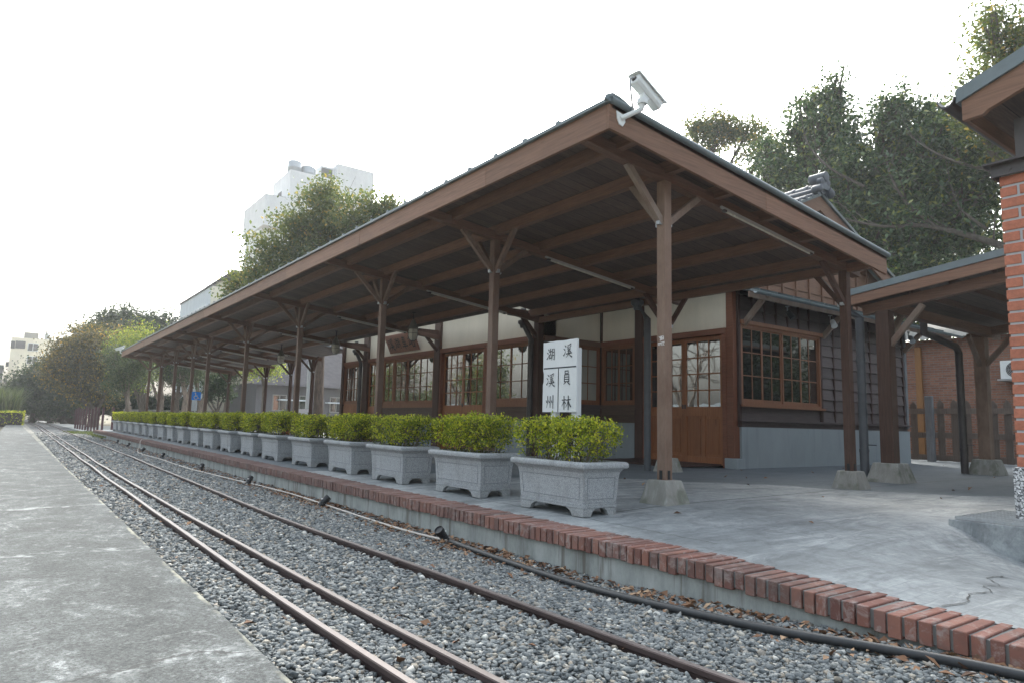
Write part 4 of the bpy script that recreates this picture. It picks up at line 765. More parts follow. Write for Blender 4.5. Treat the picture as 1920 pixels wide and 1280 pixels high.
    post(D, LD-0.12, LD, 1.2, 4.0, 'oldpost', -0.1, 0.05); post(D, u1, u1+0.07, 1.295, 3.38, 'batten', -0.06, 0.06); post(D, 0.10, 0.18, 1.13, 4.0, 'batten', -0.06, 0.055)
    window(D, u0+0.0, u1, 1.61, 3.30, 4, 2, 3, gm='glass_end', d=0.02)
    b = MB(); D.b(b, u0-0.02, u1+0.1, 1.56, 1.61, -0.06, 0.10); b.build('window_sill', M['frame'], t); b = MB(); D.b(b, u0-0.02, u1+0.1, 3.30, 3.385, -0.06, 0.09); b.build('window_head', M['frame'], t)
    for ux in (0.30, 3.42, 7.6):
        b = MB(); b.beam(D.p(ux, 3.30, 0.05), D.p(ux, 3.88, 0.62), 0.08, 0.11); b.build('knee_brace', M['brace'], t)
    # pent roof with gutter along the end wall
    b = MB(); b.prism([(11.9, 8.12, 3.86), (11.9, 9.35, 4.22), (11.9, 9.35, 4.27), (11.9, 8.12, 3.91)], (9.6, 0, 0)); b.build('lower_roof', M['roofmetal'], t)
    b = MB(); x = 12.2
    while x < 21.4: b.beam((x, 8.10, 3.925), (x, 9.35, 4.29), 0.05, 0.04); x += 0.62
    b.build('roof_batten', M['roofmetal'], t)
    b = MB(); b.box(11.9, 8.14, 3.74, 21.5, 8.17, 3.86); b.build('eave_board', M['brace'], t)
    b = MB(); pr = [(8.03 + 0.06*math.cos(a), 3.86 + 0.06*math.sin(a)) for a in np.linspace(math.pi, 2*math.pi, 8)]
    b.rings([[(x, y, z) for y, z in pr] + [(x, y*0.0 + 8.03 + (y-8.03)*0.85, 3.862 + (z-3.86)*0.85) for y, z in reversed(pr)] for x in (11.95, 21.9)]); b.build('gutter', M['flash'], t, smooth=50)
    # gable over the end wall, main roof
    gx, gz, sl, yb = 16.25, 7.08, 0.43, 9.0
    b = MB(); b.prism([(12.3, 9.35, 4.0), (20.2, 9.35, 4.0), (20.2, 9.35, gz-0.15-sl*3.95), (gx, 9.35, gz-0.15), (12.3, 9.35, gz-0.15-sl*3.95)], (0, 0.1, 0)); b.build('gable_wall', M['gable'], t)
    b = MB(); x = 12.6
    while x < 20: b.box(x-0.025, 9.31, 4.1, x+0.025, 9.349, gz-0.2-sl*abs(x-gx)); x += 0.6
    for z in (4.55, 5.0, 5.45, 5.9): b.box(max(12.4, gx-(gz-0.3-z)/sl), 9.325, z-0.006, min(20.1, gx+(gz-0.3-z)/sl), 9.348, z+0.012)
    b.build('gable_batten', M['gable'], t)
    for sgn in (-1, 1):
        xe = gx + sgn*(6.35 if sgn < 0 else 5.0)
        b = MB(); b.prism([(gx, yb, gz-0.42), (xe, yb, gz-0.42-sl*abs(xe-gx)), (xe, yb, gz-0.05-sl*abs(xe-gx)), (gx, yb, gz-0.05)], (0, 0.05, 0)); b.build('barge_board', M['gable'], t)
        b = MB(); b.prism([(gx, yb-0.06, gz-0.05), (xe, yb-0.06, gz-0.05-sl*abs(xe-gx)), (xe, yb-0.06, gz+0.03-sl*abs(xe-gx)), (gx, yb-0.06, gz+0.03)], (0, YN+0.6-yb, 0)); b.build('roof', M['roofmetal'], t)
        if sgn > 0: continue
        b = MB(); q = 0.0
        while q < abs(xe-gx) - 0.2:
            x = gx + sgn*(q+0.15); z = gz + 0.04 - sl*(q+0.15); b.tube([(x, yb-0.07, z), (x, YN+0.6, z)], 0.06, 8); q += 0.30
            if q > 2.2: break
        b.build('roof_tile', M['tile'], t, smooth=50)
    b = MB(); y = yb - 0.08
    for k in range(24): b.tube([(gx, y, gz+0.14), (gx, y+0.36, gz+0.14)], [0.15, 0.14], 10); b.tube([(gx, y-0.01, gz+0.14), (gx, y+0.05, gz+0.14)], 0.165, 10); y += 0.37
    for dx in (-0.22, 0.22): b.tube([(gx+dx, yb-0.08, gz+0.02), (gx+dx, YN+0.5, gz+0.02)], 0.09, 8)
    b.build('ridge_tile', M['tile'], t, smooth=50)
    b = MB(); b.lathe([(0.10, -0.26), (0.13, -0.25), (0.13, 0.18), (0.10, 0.2)], (gx, yb+0.06, gz+0.42), 12, (0, 1, 0)); b.lathe([(0.05, -0.08), (0.085, -0.06), (0.085, 0.06), (0.05, 0.08)], (gx-0.14, yb-0.10, gz+0.28), 12, (0, 1, 0)); b.lathe([(0.05, -0.08), (0.085, -0.06), (0.085, 0.06), (0.05, 0.08)], (gx+0.14, yb-0.10, gz+0.28), 12, (0, 1, 0))
    b.prism([(gx-0.22, yb-0.16, gz+0.08), (gx+0.22, yb-0.16, gz+0.08), (gx+0.15, yb-0.16, gz+0.36), (gx, yb-0.16, gz+0.46), (gx-0.15, yb-0.16, gz+0.36)], (0, 0.12, 0))
    b.lathe([(0.08, -0.16), (0.12, -0.14), (0.13, 0.05), (0.1, 0.1)], (gx+0.30, yb-0.08, gz+0.06), 12, (0.9, 0, -0.43)); b.lathe([(0.06, -0.16), (0.09, -0.14), (0.10, 0.05), (0.07, 0.1)], (gx-0.32, yb-0.08, gz+0.04), 12, (0, 1, 0))
    b.build('ridge_ornament', M['tile'], t, smooth=50)
    # downpipes with rain hoppers along the track side
    for hx, hy, wy, ex in ((9.93, 13.1, 12.96, X1-0.13), (9.93, 23.0, 22.86, X1-0.13), (9.93, 9.35, 9.02, 9.86)):
        b = MB(); top = 3.86; low = ZF
        if ex > 10: b.tube([(hx, hy, top), (hx, hy, 3.50), (ex, wy, 3.10), (ex, wy, low)], 0.068, 10)
        else: b.tube([(hx, hy, top), (hx, hy, 3.50), (ex, wy, 3.15), (ex, wy, low)], 0.068, 10)
        b.lathe([(0.07, -0.17), (0.085, -0.1), (0.13, -0.06), (0.135, 0.0), (0.10, 0.02)], (hx, hy, 3.55), 12); b.lathe([(0.062, 0), (0.062, 0.05)], (ex, wy, 2.9), 10); b.lathe([(0.062, 0), (0.062, 0.05)], (ex, wy, 1.4), 10)
        b.build('downpipe', M['pipe'] if ex > 10 else M['greypipe'], t, smooth=40)
    return t
STA = station()
# carved name board leaning out over the main wall
t = thing('name_board', 'carved brown wooden station name board leaning out above the many paned windows', 'sign', (10.1, 19.7, 3.3))
tilt = Vector((-0.42, 0, 0.91)).normalized(); o0 = Vector((X1-0.09, 20.62, 3.27)); ud = Vector((0, -1, 0)); nd = ud.cross(tilt)
if nd.x > 0: nd = -nd
b = MB(); H_, W_ = 0.60, 1.98
b.add([o0, o0+ud*W_, o0+ud*W_+tilt*H_, o0+tilt*H_] + [p - nd*0.05 for p in (o0, o0+ud*W_, o0+ud*W_+tilt*H_, o0+tilt*H_)], [(0,1,2,3),(7,6,5,4),(0,4,5,1),(1,5,6,2),(2,6,7,3),(3,7,4,0)]); b.build('board', M['carved'], t, bevel=0.008)
b = MB()
for k, c in enumerate('溪湖車站'): glyph(b, CH[c], o0 + ud*(0.10 + k*0.46) + tilt*0.10, ud, tilt, nd, 0.40, 0.003, 1.15)
b.build('lettering', M['carvedink'], t, fix=False)

# small floodlights and cameras below the end wall eave
for i, x in enumerate((13.75, 15.55, 19.55)):
    t = thing('eave_light', ['small black spotlight under the eave above the wide end window', 'small white spotlight under the eave at the edge of the wide end window', 'small grey spotlight under the eave by the far corner of the end wall'][i], 'lamp', (x, 8.45, 3.8), 'small spotlights under the station eave')
    b = MB(); b.tube([(x, 8.45, 3.80), (x, 8.45, 3.70), (x, 8.40, 3.66)], 0.016, 6); b.lathe([(0.045, 0), (0.045, 0.02)], (x, 8.45, 3.785), 10); b.build('bracket', M['steel'], t, smooth=40)
    b = MB(); b.lathe([(0.04, -0.10), (0.06, -0.09), (0.065, 0.08), (0.075, 0.10), (0.06, 0.10)], (x, 8.38, 3.60), 12, (-0.5 if i else 0.1, -0.5, -0.7)); b.build('lamp_head', M[['black', 'whitemetal', 'steel'][i]], t, smooth=40)

# ------------------------------------------------------------------ covered walkway, brick pillar and its roof, fence, brick wall
def walkway_canopy():
    t = thing('walkway_canopy', 'lower timber walkway roof with blue grey metal edge between station and brick pillar', 'canopy', (12.0, 5.6, 0.25))
    zt = lambda y: 3.44 - 0.125 * (y - 5.9)
    ys0, ys1, xa, xb = -1.0, 5.98, 11.70, 18.5
    b = MB(); b.prism([(xa, ys0, zt(ys0)-0.03), (xa, ys1, zt(ys1)-0.03), (xa, ys1, zt(ys1)), (xa, ys0, zt(ys0))], (xb-xa, 0, 0)); b.build('roof_deck', M['deck'], t)
    b = MB(); b.prism([(xa-0.04, ys0, zt(ys0)+0.002), (xa-0.04, ys1+0.03, zt(ys1)), (xa-0.04, ys1+0.03, zt(ys1)+0.11), (xa-0.04, ys0, zt(ys0)+0.11)], (xb-xa+0.08, 0, 0)); b.build('roof_sheet', M['flash'], t)
    b = MB(); b.prism([(xa-0.02, ys0, zt(ys0)-0.165), (xa-0.02, ys1, zt(ys1)-0.165), (xa-0.02, ys1, zt(ys1)-0.002), (xa-0.02, ys0, zt(ys0)-0.002)], (0.04, 0, 0)); b.build('fascia', M['fascia_y'], t)
    b = MB(); b.box(xa, ys1, zt(ys1)-0.16, xb, ys1+0.03, zt(ys1)-0.01); b.build('eave_board', M['beam_x'], t)
    for x in (12.0, 16.55):
        b = MB(); b.beam((x, ys0, zt(ys0)-0.25), (x, 5.9, zt(5.9)-0.25), 0.14, 0.17); b.build('beam', M['beam_y'], t)
        y = 5.56 if x < 13 else 5.72; zb = zt(y) - 0.335
        b = MB(); b.box(x-0.11, y-0.11, ZF+0.30, x+0.11, y+0.11, zb); p = b.build('post', M['post'] if x > 13 else M['postdark'], t, bevel=0.01)
        b = MB(); b.rings([[(x+a*q, y+c*q, z) for a, c in ((-1,-1),(1,-1),(1,1),(-1,1))] for q, z in ((0.30, ZF-0.04), (0.29, ZF), (0.205, ZF+0.31), (0.195, ZF+0.325))]); b.build('base_block', M['base'], p, bevel=0.012)
        for dx, dy in ((0, -1), (1, 0), (-1, 0)):
            if (dx == -1 and x < 13) or (dx == 1 and x > 13): continue
            b = MB(); b.beam((x+dx*0.08, y+dy*0.08, zb-0.58), (x+dx*0.62, y+dy*0.62, zb + (0.04 if dy else 0.0)), 0.075, 0.09); b.build('brace', M['brace'], t)
    b = MB(); b.box(12.07, 5.48, zt(5.56)-0.345, 16.48, 5.64, zt(5.56)-0.17); b.build('tie_beam', M['beam_x'], t)
    for k in range(9):
        y = 0.2 + k*0.62; b = MB(); b.box(12.07, y-0.03, zt(y)-0.15, xb, y+0.03, zt(y)-0.035); b.build('rafter', M['postdark'], t)
    b = MB(); pr = [(6.06 + 0.065*math.cos(a), 3.36 + 0.065*math.sin(a)) for a in np.linspace(math.pi, 2*math.pi, 8)]
    b.rings([[(x, y, z) for y, z in pr] + [(x, 6.06 + (y-6.06)*0.85, 3.362 + (z-3.36)*0.85) for y, z in reversed(pr)] for x in (xa, xb)]); b.build('gutter', M['pipe'], t, smooth=50)
    for x, y in ((11.86, 5.92), (16.22, 6.02)):
        b = MB(); pts = [(x-0.05, 6.07, 3.34), (x-0.05, 6.07, 3.18), (x, y, 3.05), (x, y, ZF+0.02)] if x < 13 else [(x-1.3, 6.15, 3.34), (x-1.3, 6.15, 3.12), (x-0.1, y, 2.92), (x, y, 2.8), (x, y, ZF+0.02)]
        b.tube(pts, 0.072, 10); b.lathe([(0.08, 0), (0.08, 0.05)], (x, y, 2.3), 10); b.lathe([(0.08, 0), (0.08, 0.05)], (x, y, 0.75), 10); b.box(x, y-0.2, 0.86, x+0.03, y, 0.88); b.build('downpipe', M['pipe'] if x > 13 else M['greypipe'], t, smooth=40)
walkway_canopy()

def pillar_house():
    t = thing('brick_pillar', 'red brick pillar on a speckled granite base carrying a tiled porch roof', 'pillar', (8.1, 2.0, 0.3))
    xa, xb, ya, yb = 7.74, 8.34, 1.83, 2.43
    b = MB(); b.box(xa+0.012, ya+0.012, 0.7, xb-0.012, yb-0.012, 3.64); b.build('mortar_core', M['whitemort'] if 'whitemort' in M else M['mortar'], t)
    b = MB(); z = 0.80; k = 0; ch, g = 0.090, 0.024
    while z + ch < 3.66:
        L0 = [(0, 0.288), (0.312, 0.60)] if k % 2 == 0 else [(0, 0.138), (0.162, 0.438), (0.462, 0.60)]
        for a, c in L0:
            j = random.uniform(-0.002, 0.002)
            b.box(xa+j, yb-c, z, xa+0.10, yb-a, z+ch); b.box(xb-0.10, yb-c, z, xb+j, yb-a, z+ch)
        L1 = [(0.11, 0.295), (0.31, 0.49)] if k % 2 == 0 else [(0.11, 0.3), (0.315, 0.49)]
        for a, c in L1: b.box(xa+a, yb-0.1, z, xa+c, yb+random.uniform(-0.002, 0.002), z+ch); b.box(xa+a, ya-random.uniform(-0.002, 0.002), z, xa+c, ya+0.1, z+ch)
        z += ch + g; k += 1
    b.build('brick_shaft', M['pillarbrick'], t, bevel=0.004)
    b = MB(); b.box(xa-0.03, ya-0.03, 0.2, xb+0.03, yb+0.03, 0.795); b.build('granite_base', M['granite_c'], t, bevel=0.01)
    b = MB(); b.box(xa-0.13, ya-0.1, 3.735, xb+0.1, yb+0.10, 3.755); b.box(xa-0.06, ya, 3.62, xa-0.048, yb+0.04, 3.735); b.box(xa-0.06, yb+0.04, 3.62, xb, yb+0.052, 3.735)
    for y in (2.1, 2.32): b.lathe([(0.016, 0), (0.016, 0.014)], (xa-0.062, y, 3.67), 8, (-1, 0, 0))
    b.box(xa+0.06, 2.0, 3.755, xa+0.14, 2.3, 4.2); b.build('steel_saddle', M['pipe'], t)
    zs = lambda y: 4.40 + 0.35 * (2.62 - y)
    b = MB(); b.prism([(7.45, 2.62, zs(2.62)-0.20), (7.45, 2.62, zs(2.62)), (7.45, -2.5, zs(-2.5)), (7.45, -2.5, zs(-2.5)-0.24), (7.45, 2.40, zs(2.40)-0.235), (7.45, 2.44, zs(2.44)-0.255)], (0.06, 0, 0)); b.build('barge_board', M['fascia_y'], t)
    b = MB(); b.prism([(7.42, 2.66, zs(2.66)+0.002), (7.42, 2.66, zs(2.66)+0.14), (7.42, -2.5, zs(-2.5)+0.17), (7.42, -2.5, zs(-2.5)+0.002)], (5, 0, 0)); b.build('roof_sheet', M['flash'], t)
    b = MB(); b.prism([(7.51, 2.60, zs(2.60)-0.05), (7.51, 2.60, zs(2.60)-0.006), (7.51, -2.5, zs(-2.5)-0.006), (7.51, -2.5, zs(-2.5)-0.05)], (4.8, 0, 0)); b.build('soffit', M['deck'], t)
    b = MB(); b.box(7.51, 2.585, zs(2.6)-0.20, 12.3, 2.62, zs(2.6)-0.051); b.build('eave_board', M['beam_x'], t)
    b = MB(); b.box(7.8, 2.0, 4.16, 12.3, 2.12, 4.40); b.build('roof_beam', M['beam_x'], t)
    b = MB(); pr = [(2.745 + 0.085*math.cos(a), 4.46 + 0.10*math.sin(a)) for a in np.linspace(math.pi, 2*math.pi, 10)]
    b.rings([[(x, y, z) for y, z in pr] + [(x, 2.745 + (y-2.745)*0.85, 4.463 + (z-4.46)*0.85) for y, z in reversed(pr)] for x in (7.40, 12.3)]); b.build('gutter', M['pipe'], t, smooth=50)
M['granite_c'] = None
def granite_coarse():
    b = NB('coarse_granite_chips'); v = b.coord(); vo = b.n('ShaderNodeTexVoronoi', {'Vector': v, 'Scale': 75.0}); sp = b.n('ShaderNodeSeparateColor', {0: vo.outputs['Color']}).outputs[0]
    b.base(b.ramp(sp, [(0, (0.05, 0.05, 0.055)), (0.35, (0.22, 0.22, 0.23)), (0.6, (0.45, 0.45, 0.46)), (1, (0.85, 0.85, 0.85))])); b.rough(0.8); b.bump(vo.outputs['Distance'], -0.5, 0.004); return b.m
M['granite_c'] = granite_coarse(); M['whitemort'] = plaster('pale_mortar', (0.50, 0.52, 0.54), 0.15)
pillar_house()
# raised porch floor under the pillar with a steel grating along its edge
b = MB(); b.prism([(7.26, -2.0, -0.05), (13.0, -2.0, -0.05), (13.0, 2.86, -0.05), (7.26, 2.86, -0.05)], (0, 0, 0.345)); o = tag(b.build('porch_floor', M['cement'], bevel=0.01), kind='structure')
b = MB(); z = 0.300
for k in range(14): b.box(7.30 + k*0.085, 1.2, z, 7.30 + k*0.085 + 0.012, 2.80, z + 0.022)
for k in range(28): b.box(7.30, 1.22 + k*0.058, z + 0.004, 8.42, 1.228 + k*0.058, z + 0.018)
b.box(7.285, 1.2, z, 7.299, 2.81, z+0.024); b.box(7.299, 2.801, z, 8.43, 2.815, z+0.024); tag(b.build('floor_grating', M['steel2'] if 'steel2' in M else M['steel']), 'steel bar grating laid on the porch floor at the foot of the brick pillar', 'grating')
b = MB()
for k in range(70):
    x = 12.4 + k*0.17; b.box(x, 4.93, ZF-0.018, x+0.09, 5.0, ZF+0.006)
tag(b.build('drain_cover', M['iron']), 'dark slotted drain channel cover across the cement near the walkway posts', 'drain')

t = thing('picket_fence', 'brown wooden picket fence with pointed pales in front of the old brick wall', 'fence', (22.2, 8.5, 0.2))
b = MB()
for z in (0.40, 1.05, 1.76): b.box(22.16, 4.5, z-0.09, 22.20, 9.75, z+0.07)
b.build('rail', M['picket'], t)
y = 9.55
while y > 4.6:
    if not 8.9 < y < 9.2:
        b = MB(); h = 2.05 + random.uniform(-0.04, 0.05); b.prism([(22.205, y-0.09, 0.3), (22.205, y+0.09, 0.3), (22.205, y+0.09, h-0.12), (22.205, y, h), (22.205, y-0.09, h-0.12)], (0.03, 0, 0)); b.build('pale', M['picket'], t)
    y -= 0.37 if y > 8.5 else 0.33
b = MB(); b.box(22.0, 8.95, 0.1, 22.155, 9.15, 2.2); b.build('fence_post', M['oldpost'], t, bevel=0.02)
t = thing('brick_house', 'old red brick house wall behind the picket fence with rusty corrugated roof', 'building', (27, 8, 0.2))
b = MB(); b.box(26.8, 2, -0.1, 32, 12.4, 4.45); b.build('wall', M['oldbrick'], t)
b = MB(); n = 60; pts = []
for i in range(n): pts.append(2 + 10.9*i/(n-1))
for zz, th in ((0, 0.02),):
    vs = []; fs = []
    for i, y in enumerate(pts):
        w = 0.03 * (1 if i % 2 else -1); vs += [(26.3, y, 4.42 + w), (32.3, y, 5.9 + w)]
    fs = [(2*i, 2*i+1, 2*i+3, 2*i+2) for i in range(n-1)]; b.add(vs, fs)
b.build('roof', M['oldconcrete'], t, fix=False)
b = MB(); b.box(26.7, 4.0, 2.55, 26.79, 7.45, 3.05); b.build('lintel_board', M['greenwall'], t)
b = MB()
for y in (5.2, 6.3, 7.2): b.box(26.72, y-0.05, 1.2, 26.79, y+0.05, 2.5)
b.box(26.73, 5.2, 2.4, 26.78, 7.2, 2.5); b.box(26.73, 5.2, 1.8, 26.78, 7.2, 1.86); b.build('window', M['whitemetal'], t)
b = MB(); b.box(26.745, 5.2, 1.2, 26.775, 7.2, 2.4); b.build('pane', M['glass'], t)
b = MB(); b.box(26.68, 11.15, 0.2, 26.79, 11.35, 4.2); b.build('timber_post', M['orange'], t)
t = thing('air_conditioner', 'cream outdoor air conditioner unit mounted on the old red brick wall', 'air conditioner', (26.6, 7.6, 3.1))
ax0, ax1, ay0, ay1, az0, az1 = 26.2, 26.62, 6.75, 8.62, 3.02, 3.72
AY = 8.55
b = MB(); b.box(26.25, AY-1.35, 2.92, 26.62, AY, 3.52); b.build('casing', M['creamcase'] if 'creamcase' in M else M['whitemetal'], t, bevel=0.02)
b = MB(); b.lathe([(0.255, 0), (0.255, 0.012)], (26.25, AY-0.42, 3.22), 28, (-1, 0, 0)); b.build('fan_guard', M['pipe'], t)
b = MB()
for k in range(1, 6): b.tube([(26.232, AY-0.42 + 0.045*k*math.cos(a), 3.22 + 0.045*k*math.sin(a)) for a in np.linspace(0, 2*math.pi, 25)], 0.006, 4)
for k in range(8): a = k*math.pi/4; b.tube([(26.232, AY-0.42, 3.22), (26.232, AY-0.42+0.25*math.cos(a), 3.22+0.25*math.sin(a))], 0.006, 4)
b.build('fan_grille', M['steel'], t)
b = MB(); b.box(26.243, AY-1.25, 3.36, 26.249, AY-1.0, 3.46); b.build('sticker', M['redpost'], t)
b = MB(); b.box(26.1, AY-1.4, 2.86, 26.79, AY+0.05, 2.915); b.build('shelf', M['steel'], t)

# ------------------------------------------------------------------ planters and shrubs
def make_planter():
    t = thing('stone_planter', 'x', 'planter', (0, 0, 0), 'speckled stone planters along the platform edge')
    q = lambda ax, ay, z: [(-ax,-ay,z),(ax,-ay,z),(ax,ay,z),(-ax,ay,z)]
    b = MB(); b.rings([q(0.212,0.482,0.115), q(0.222,0.495,0.13), q(0.236,0.512,0.36), q(0.246,0.524,0.42), q(0.275,0.556,0.455), q(0.275,0.558,0.47), q(0.235,0.515,0.47), q(0.22,0.50,0.44)], close=False)
    b.add(q(0.212,0.482,0.115), [(3,2,1,0)])
    for sx in (-1, 1):       # raised fields on the four sides
        b.rings([[(sx*(x + 0.004), y, z) for y, z in ((-yy, z0), (yy, z0), (y2, z1), (-y2, z1))] for x, yy, y2, z0, z1 in ((0.2185-0.012, 0.42, 0.455, 0.165, 0.395), (0.2185+0.0, 0.42, 0.455, 0.165, 0.395))]) if False else None
    o = b.build('pot', M['granite'], t, bevel=0.006)
    b = MB(); b.rings([q(0.275,0.555,0.452), q(0.293,0.573,0.456), q(0.303,0.583,0.47), q(0.305,0.585,0.495), q(0.298,0.578,0.512), q(0.283,0.563,0.52), q(0.245,0.525,0.52), q(0.236,0.516,0.50), q(0.236,0.516,0.455)], close=False); b.build('rim', M['granite'], t, smooth=50)
    b = MB(); b.rings([q(0.208,0.478,0.075), q(0.224,0.496,0.08), q(0.226,0.498,0.098), q(0.216,0.488,0.104), q(0.222,0.494,0.108), q(0.222,0.494,0.122), q(0.212,0.482,0.128)]); b.build('base_moulding', M['granite'], t, smooth=35)
    for sx in (-1, 1):
        for sy in (-1, 1):
            b = MB(); X0, Y0_ = sx*0.222, sy*0.494
            b.rings([[(X0 - sx*dx0, Y0_ - sy*dy0, z) for dx0, dy0 in ((0,0),(w,0),(w,0.05),(0.05,0.05),(0.05,v),(0,v))] for z, w, v in ((0, 0.105, 0.16), (0.045, 0.125, 0.19), (0.076, 0.165, 0.25))]); b.build('foot', M['granite'], t, bevel=0.004)
    for sx in (-1, 1):
        b = MB(); g = [(-0.44, 0.165), (0.44, 0.165), (0.455, 0.37), (-0.455, 0.37)]; xs = lambda z: sx*(0.2225 + (z-0.13)*0.061)
        for (y0, z0), (y1, z1) in zip(g, g[1:] + g[:1]): b.tube([(xs(z0), y0, z0), (xs(z1), y1, z1)], 0.0045, 4)
        b.build('groove_line', M['granite_d'], t)
    for sy in (-1, 1):
        b = MB(); g = [(-0.175, 0.165), (0.175, 0.165), (0.185, 0.37), (-0.185, 0.37)]; ysd = lambda z: sy*(0.4955 + (z-0.13)*0.074)
        for (x0, z0), (x1, z1) in zip(g, g[1:] + g[:1]): b.tube([(x0, ysd(z0), z0), (x1, ysd(z1), z1)], 0.0045, 4)
        b.build('groove_line', M['granite_d'], t)
    b = MB(); b.add(q(0.238, 0.518, 0.47), [(0,1,2,3)]); b.build('soil', M['ground'], t)
    return t
M['granite_d'] = simple('dark_groove', (0.24, 0.255, 0.27), 0.8, 0, 0.3, 60)

def make_shrub(v, n_out, n_in, lsz, hgt):
    rs = np.random.default_rng(100 + v)
    global RNG
    keepR = RNG; RNG = rs
    t = thing('hedge_shrub', 'x', 'shrub', (0, 0, 0), 'clipped yellow green shrubs in the stone planters')
    b = MB()
    for k in range(22):
        x, y = rs.uniform(-0.17, 0.17), rs.uniform(-0.42, 0.42); a = [(x, y, 0.45)]; dx, dy = x*0.5 + rs.normal(0, 0.06), y*0.22 + rs.normal(0, 0.07)
        for s_ in (0.35, 0.7, 1.0): a.append((x + dx*s_ + rs.normal(0, 0.012), y + dy*s_ + rs.normal(0, 0.012), 0.45 + (hgt-0.08)*s_))
        b.tube(a, [0.0085, 0.007, 0.005, 0.003], 5, False)
        for q in range(4):
            p = Vector(a[1]).lerp(Vector(a[3]), rs.uniform(0, 0.8)); e = p + Vector((rs.normal(0, 0.07), rs.normal(0, 0.09), rs.uniform(0.04, 0.13))); b.tube([p, p.lerp(e, 0.5) + Vector((0, 0, 0.01)), e], [0.004, 0.003, 0.002], 4, False)
    b.build('stems', M['twig'], t)
    def pts(n, zlo, shell):
        P = []
        ph = rs.uniform(0, 6, 6)
        while len(P) < n:
            y = rs.uniform(-0.56, 0.56); x = rs.uniform(-0.30, 0.30); z = rs.uniform(zlo, 1.02)
            top = hgt + 0.012 * math.sin(9*y + ph[0]) + 0.012 * math.sin(17*y + ph[1] + 5*x) + 0.02*math.sin(13*x + ph[2]); wy = 0.52 + 0.025*math.sin(11*z + ph[3]); wx = 0.27 + 0.02*math.sin(8*y + ph[4])
            zz = z * top; wy *= 0.84 + 0.2*min(1, z*1.5); wx *= 0.84 + 0.2*min(1, z*1.5)
            if abs(y) > wy or abs(x) > wx: continue
            d = min(wy - abs(y), wx - abs(x), top - zz)
            if rs.random() < math.exp(-max(0, d) / shell): P.append((x, y, 0.47 + zz))
        return np.array(P)
    # leaf whorls: clusters of leaves at twig ends
    c = pts(n_out // 7, 0.22, 0.05); c = c[(np.clip((c[:, 2]-0.47)/hgt, 0, 1) ** 0.8 * 1.3 + 0.10) > rs.random(len(c))]
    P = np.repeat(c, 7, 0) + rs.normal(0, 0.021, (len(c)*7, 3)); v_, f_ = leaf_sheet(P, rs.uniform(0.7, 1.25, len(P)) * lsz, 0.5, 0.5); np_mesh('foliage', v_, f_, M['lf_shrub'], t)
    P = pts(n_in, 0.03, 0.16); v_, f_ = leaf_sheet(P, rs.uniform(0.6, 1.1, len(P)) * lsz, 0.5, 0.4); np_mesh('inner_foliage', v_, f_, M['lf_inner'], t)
    RNG = keepR; return t
PL = make_planter(); SH = [make_shrub(0, 6400, 1300, 0.037, 0.44), make_shrub(1, 8400, 2300, 0.037, 0.455), make_shrub(2, 7600, 2600, 0.037, 0.435), make_shrub(3, 8600, 2900, 0.038, 0.445)]
used = set()
NPL = 20
for k in range(NPL):
    loc = (4.735 + (0.015*math.sin(k*2.3)), 5.437 + 1.826 * k + (0.03*math.sin(k*4.1) if k else 0), zf(4.73, 5.4) - 0.0005); rz = 0.02 * math.sin(k*1.7)
    pl_l = 'speckled grey stone planter at the row end, directly below the white station sign' if k == 0 else ('speckled grey stone planter at the far end of the row, by the dark red posts' if k == NPL-1 else f'speckled grey stone planter, {ORD[k]} in the row counting from the white station sign')
    sh_l = 'sparse yellow green clipped shrub with bare twigs showing, directly below the white station sign' if k == 0 else ('clipped yellow green shrub in the last stone planter, by the dark red posts' if k == NPL-1 else f'clipped yellow green shrub filling the {ORD[k]} stone planter counting from the white station sign')
    if k == 0: PL.location = loc; PL.rotation_euler = (0, 0, rz); PL['label'] = pl_l
    else: dup(PL, loc, rz, pl_l)
    v = k if k < 4 else 1 + (k * 7 + k // 3) % 3; s0 = SH[v]; fl = 0 if v not in used or k % 2 else math.pi
    if v not in used: used.add(v); s0.location = loc; s0.rotation_euler = (0, 0, 0); s0['label'] = sh_l
    else: d_ = dup(s0, loc, fl + rz, sh_l); d_.scale = (1 + 0.05*math.sin(k*3.1), 1 + 0.03*math.sin(k*1.9), 1 + 0.028*math.sin(k*2.7))

# ------------------------------------------------------------------ station sign, access sign
t = thing('station_sign', 'white wooden station sign on two posts with black brush lettering and dividing lines', 'sign', (5.27, 6.19, 0.22))
sx, sy0, sy1, sz0, sz1 = 5.25, 5.885, 6.50, 1.235, 2.082
b = MB(); n = 24; pts = [(sx, sy0, sz0), (sx, sy0, sz1)]
for k in range(1, 10): pts.append((sx, sy0 + (sy1-sy0)*k/10, sz1 - random.uniform(0, 0.008)))
pts += [(sx, sy1, sz1-0.006)]
for z in (1.74, 1.70, 1.665, 1.64, 1.60, 1.56): pts.append((sx, sy1 - (0.014 if 1.58 < z < 1.72 else 0), z))
pts += [(sx, sy1, sz0)]
b.prism(pts, (0.028, 0, 0)); b.build('board', M['white'], t)
for y in (5.955, 6.335):
    b = MB(); b.box(sx+0.029, y-0.045, 0.20, sx+0.10, y+0.045, sz1-0.1); b.build('leg', M['white'], t, bevel=0.004)
b = MB(); ud, vd, nd = (0,-1,0), (0,0,1), (-1,0,0)
def sp(u, v): return (sx - 0.0005, sy1 - (sy1-sy0)*u, sz1 - (sz1-sz0)*v)
for c, u, v in (('溪', 0.735, 0.155), ('湖', 0.235, 0.185), ('溪', 0.235, 0.55), ('州', 0.225, 0.855), ('員', 0.72, 0.525), ('林', 0.715, 0.87)):
    q = sp(u, v); sz = 0.165; glyph(b, CH[c], (q[0], q[1] + sz/2, q[2] - sz/2), ud, vd, nd, sz, 0.0012, 1.0)
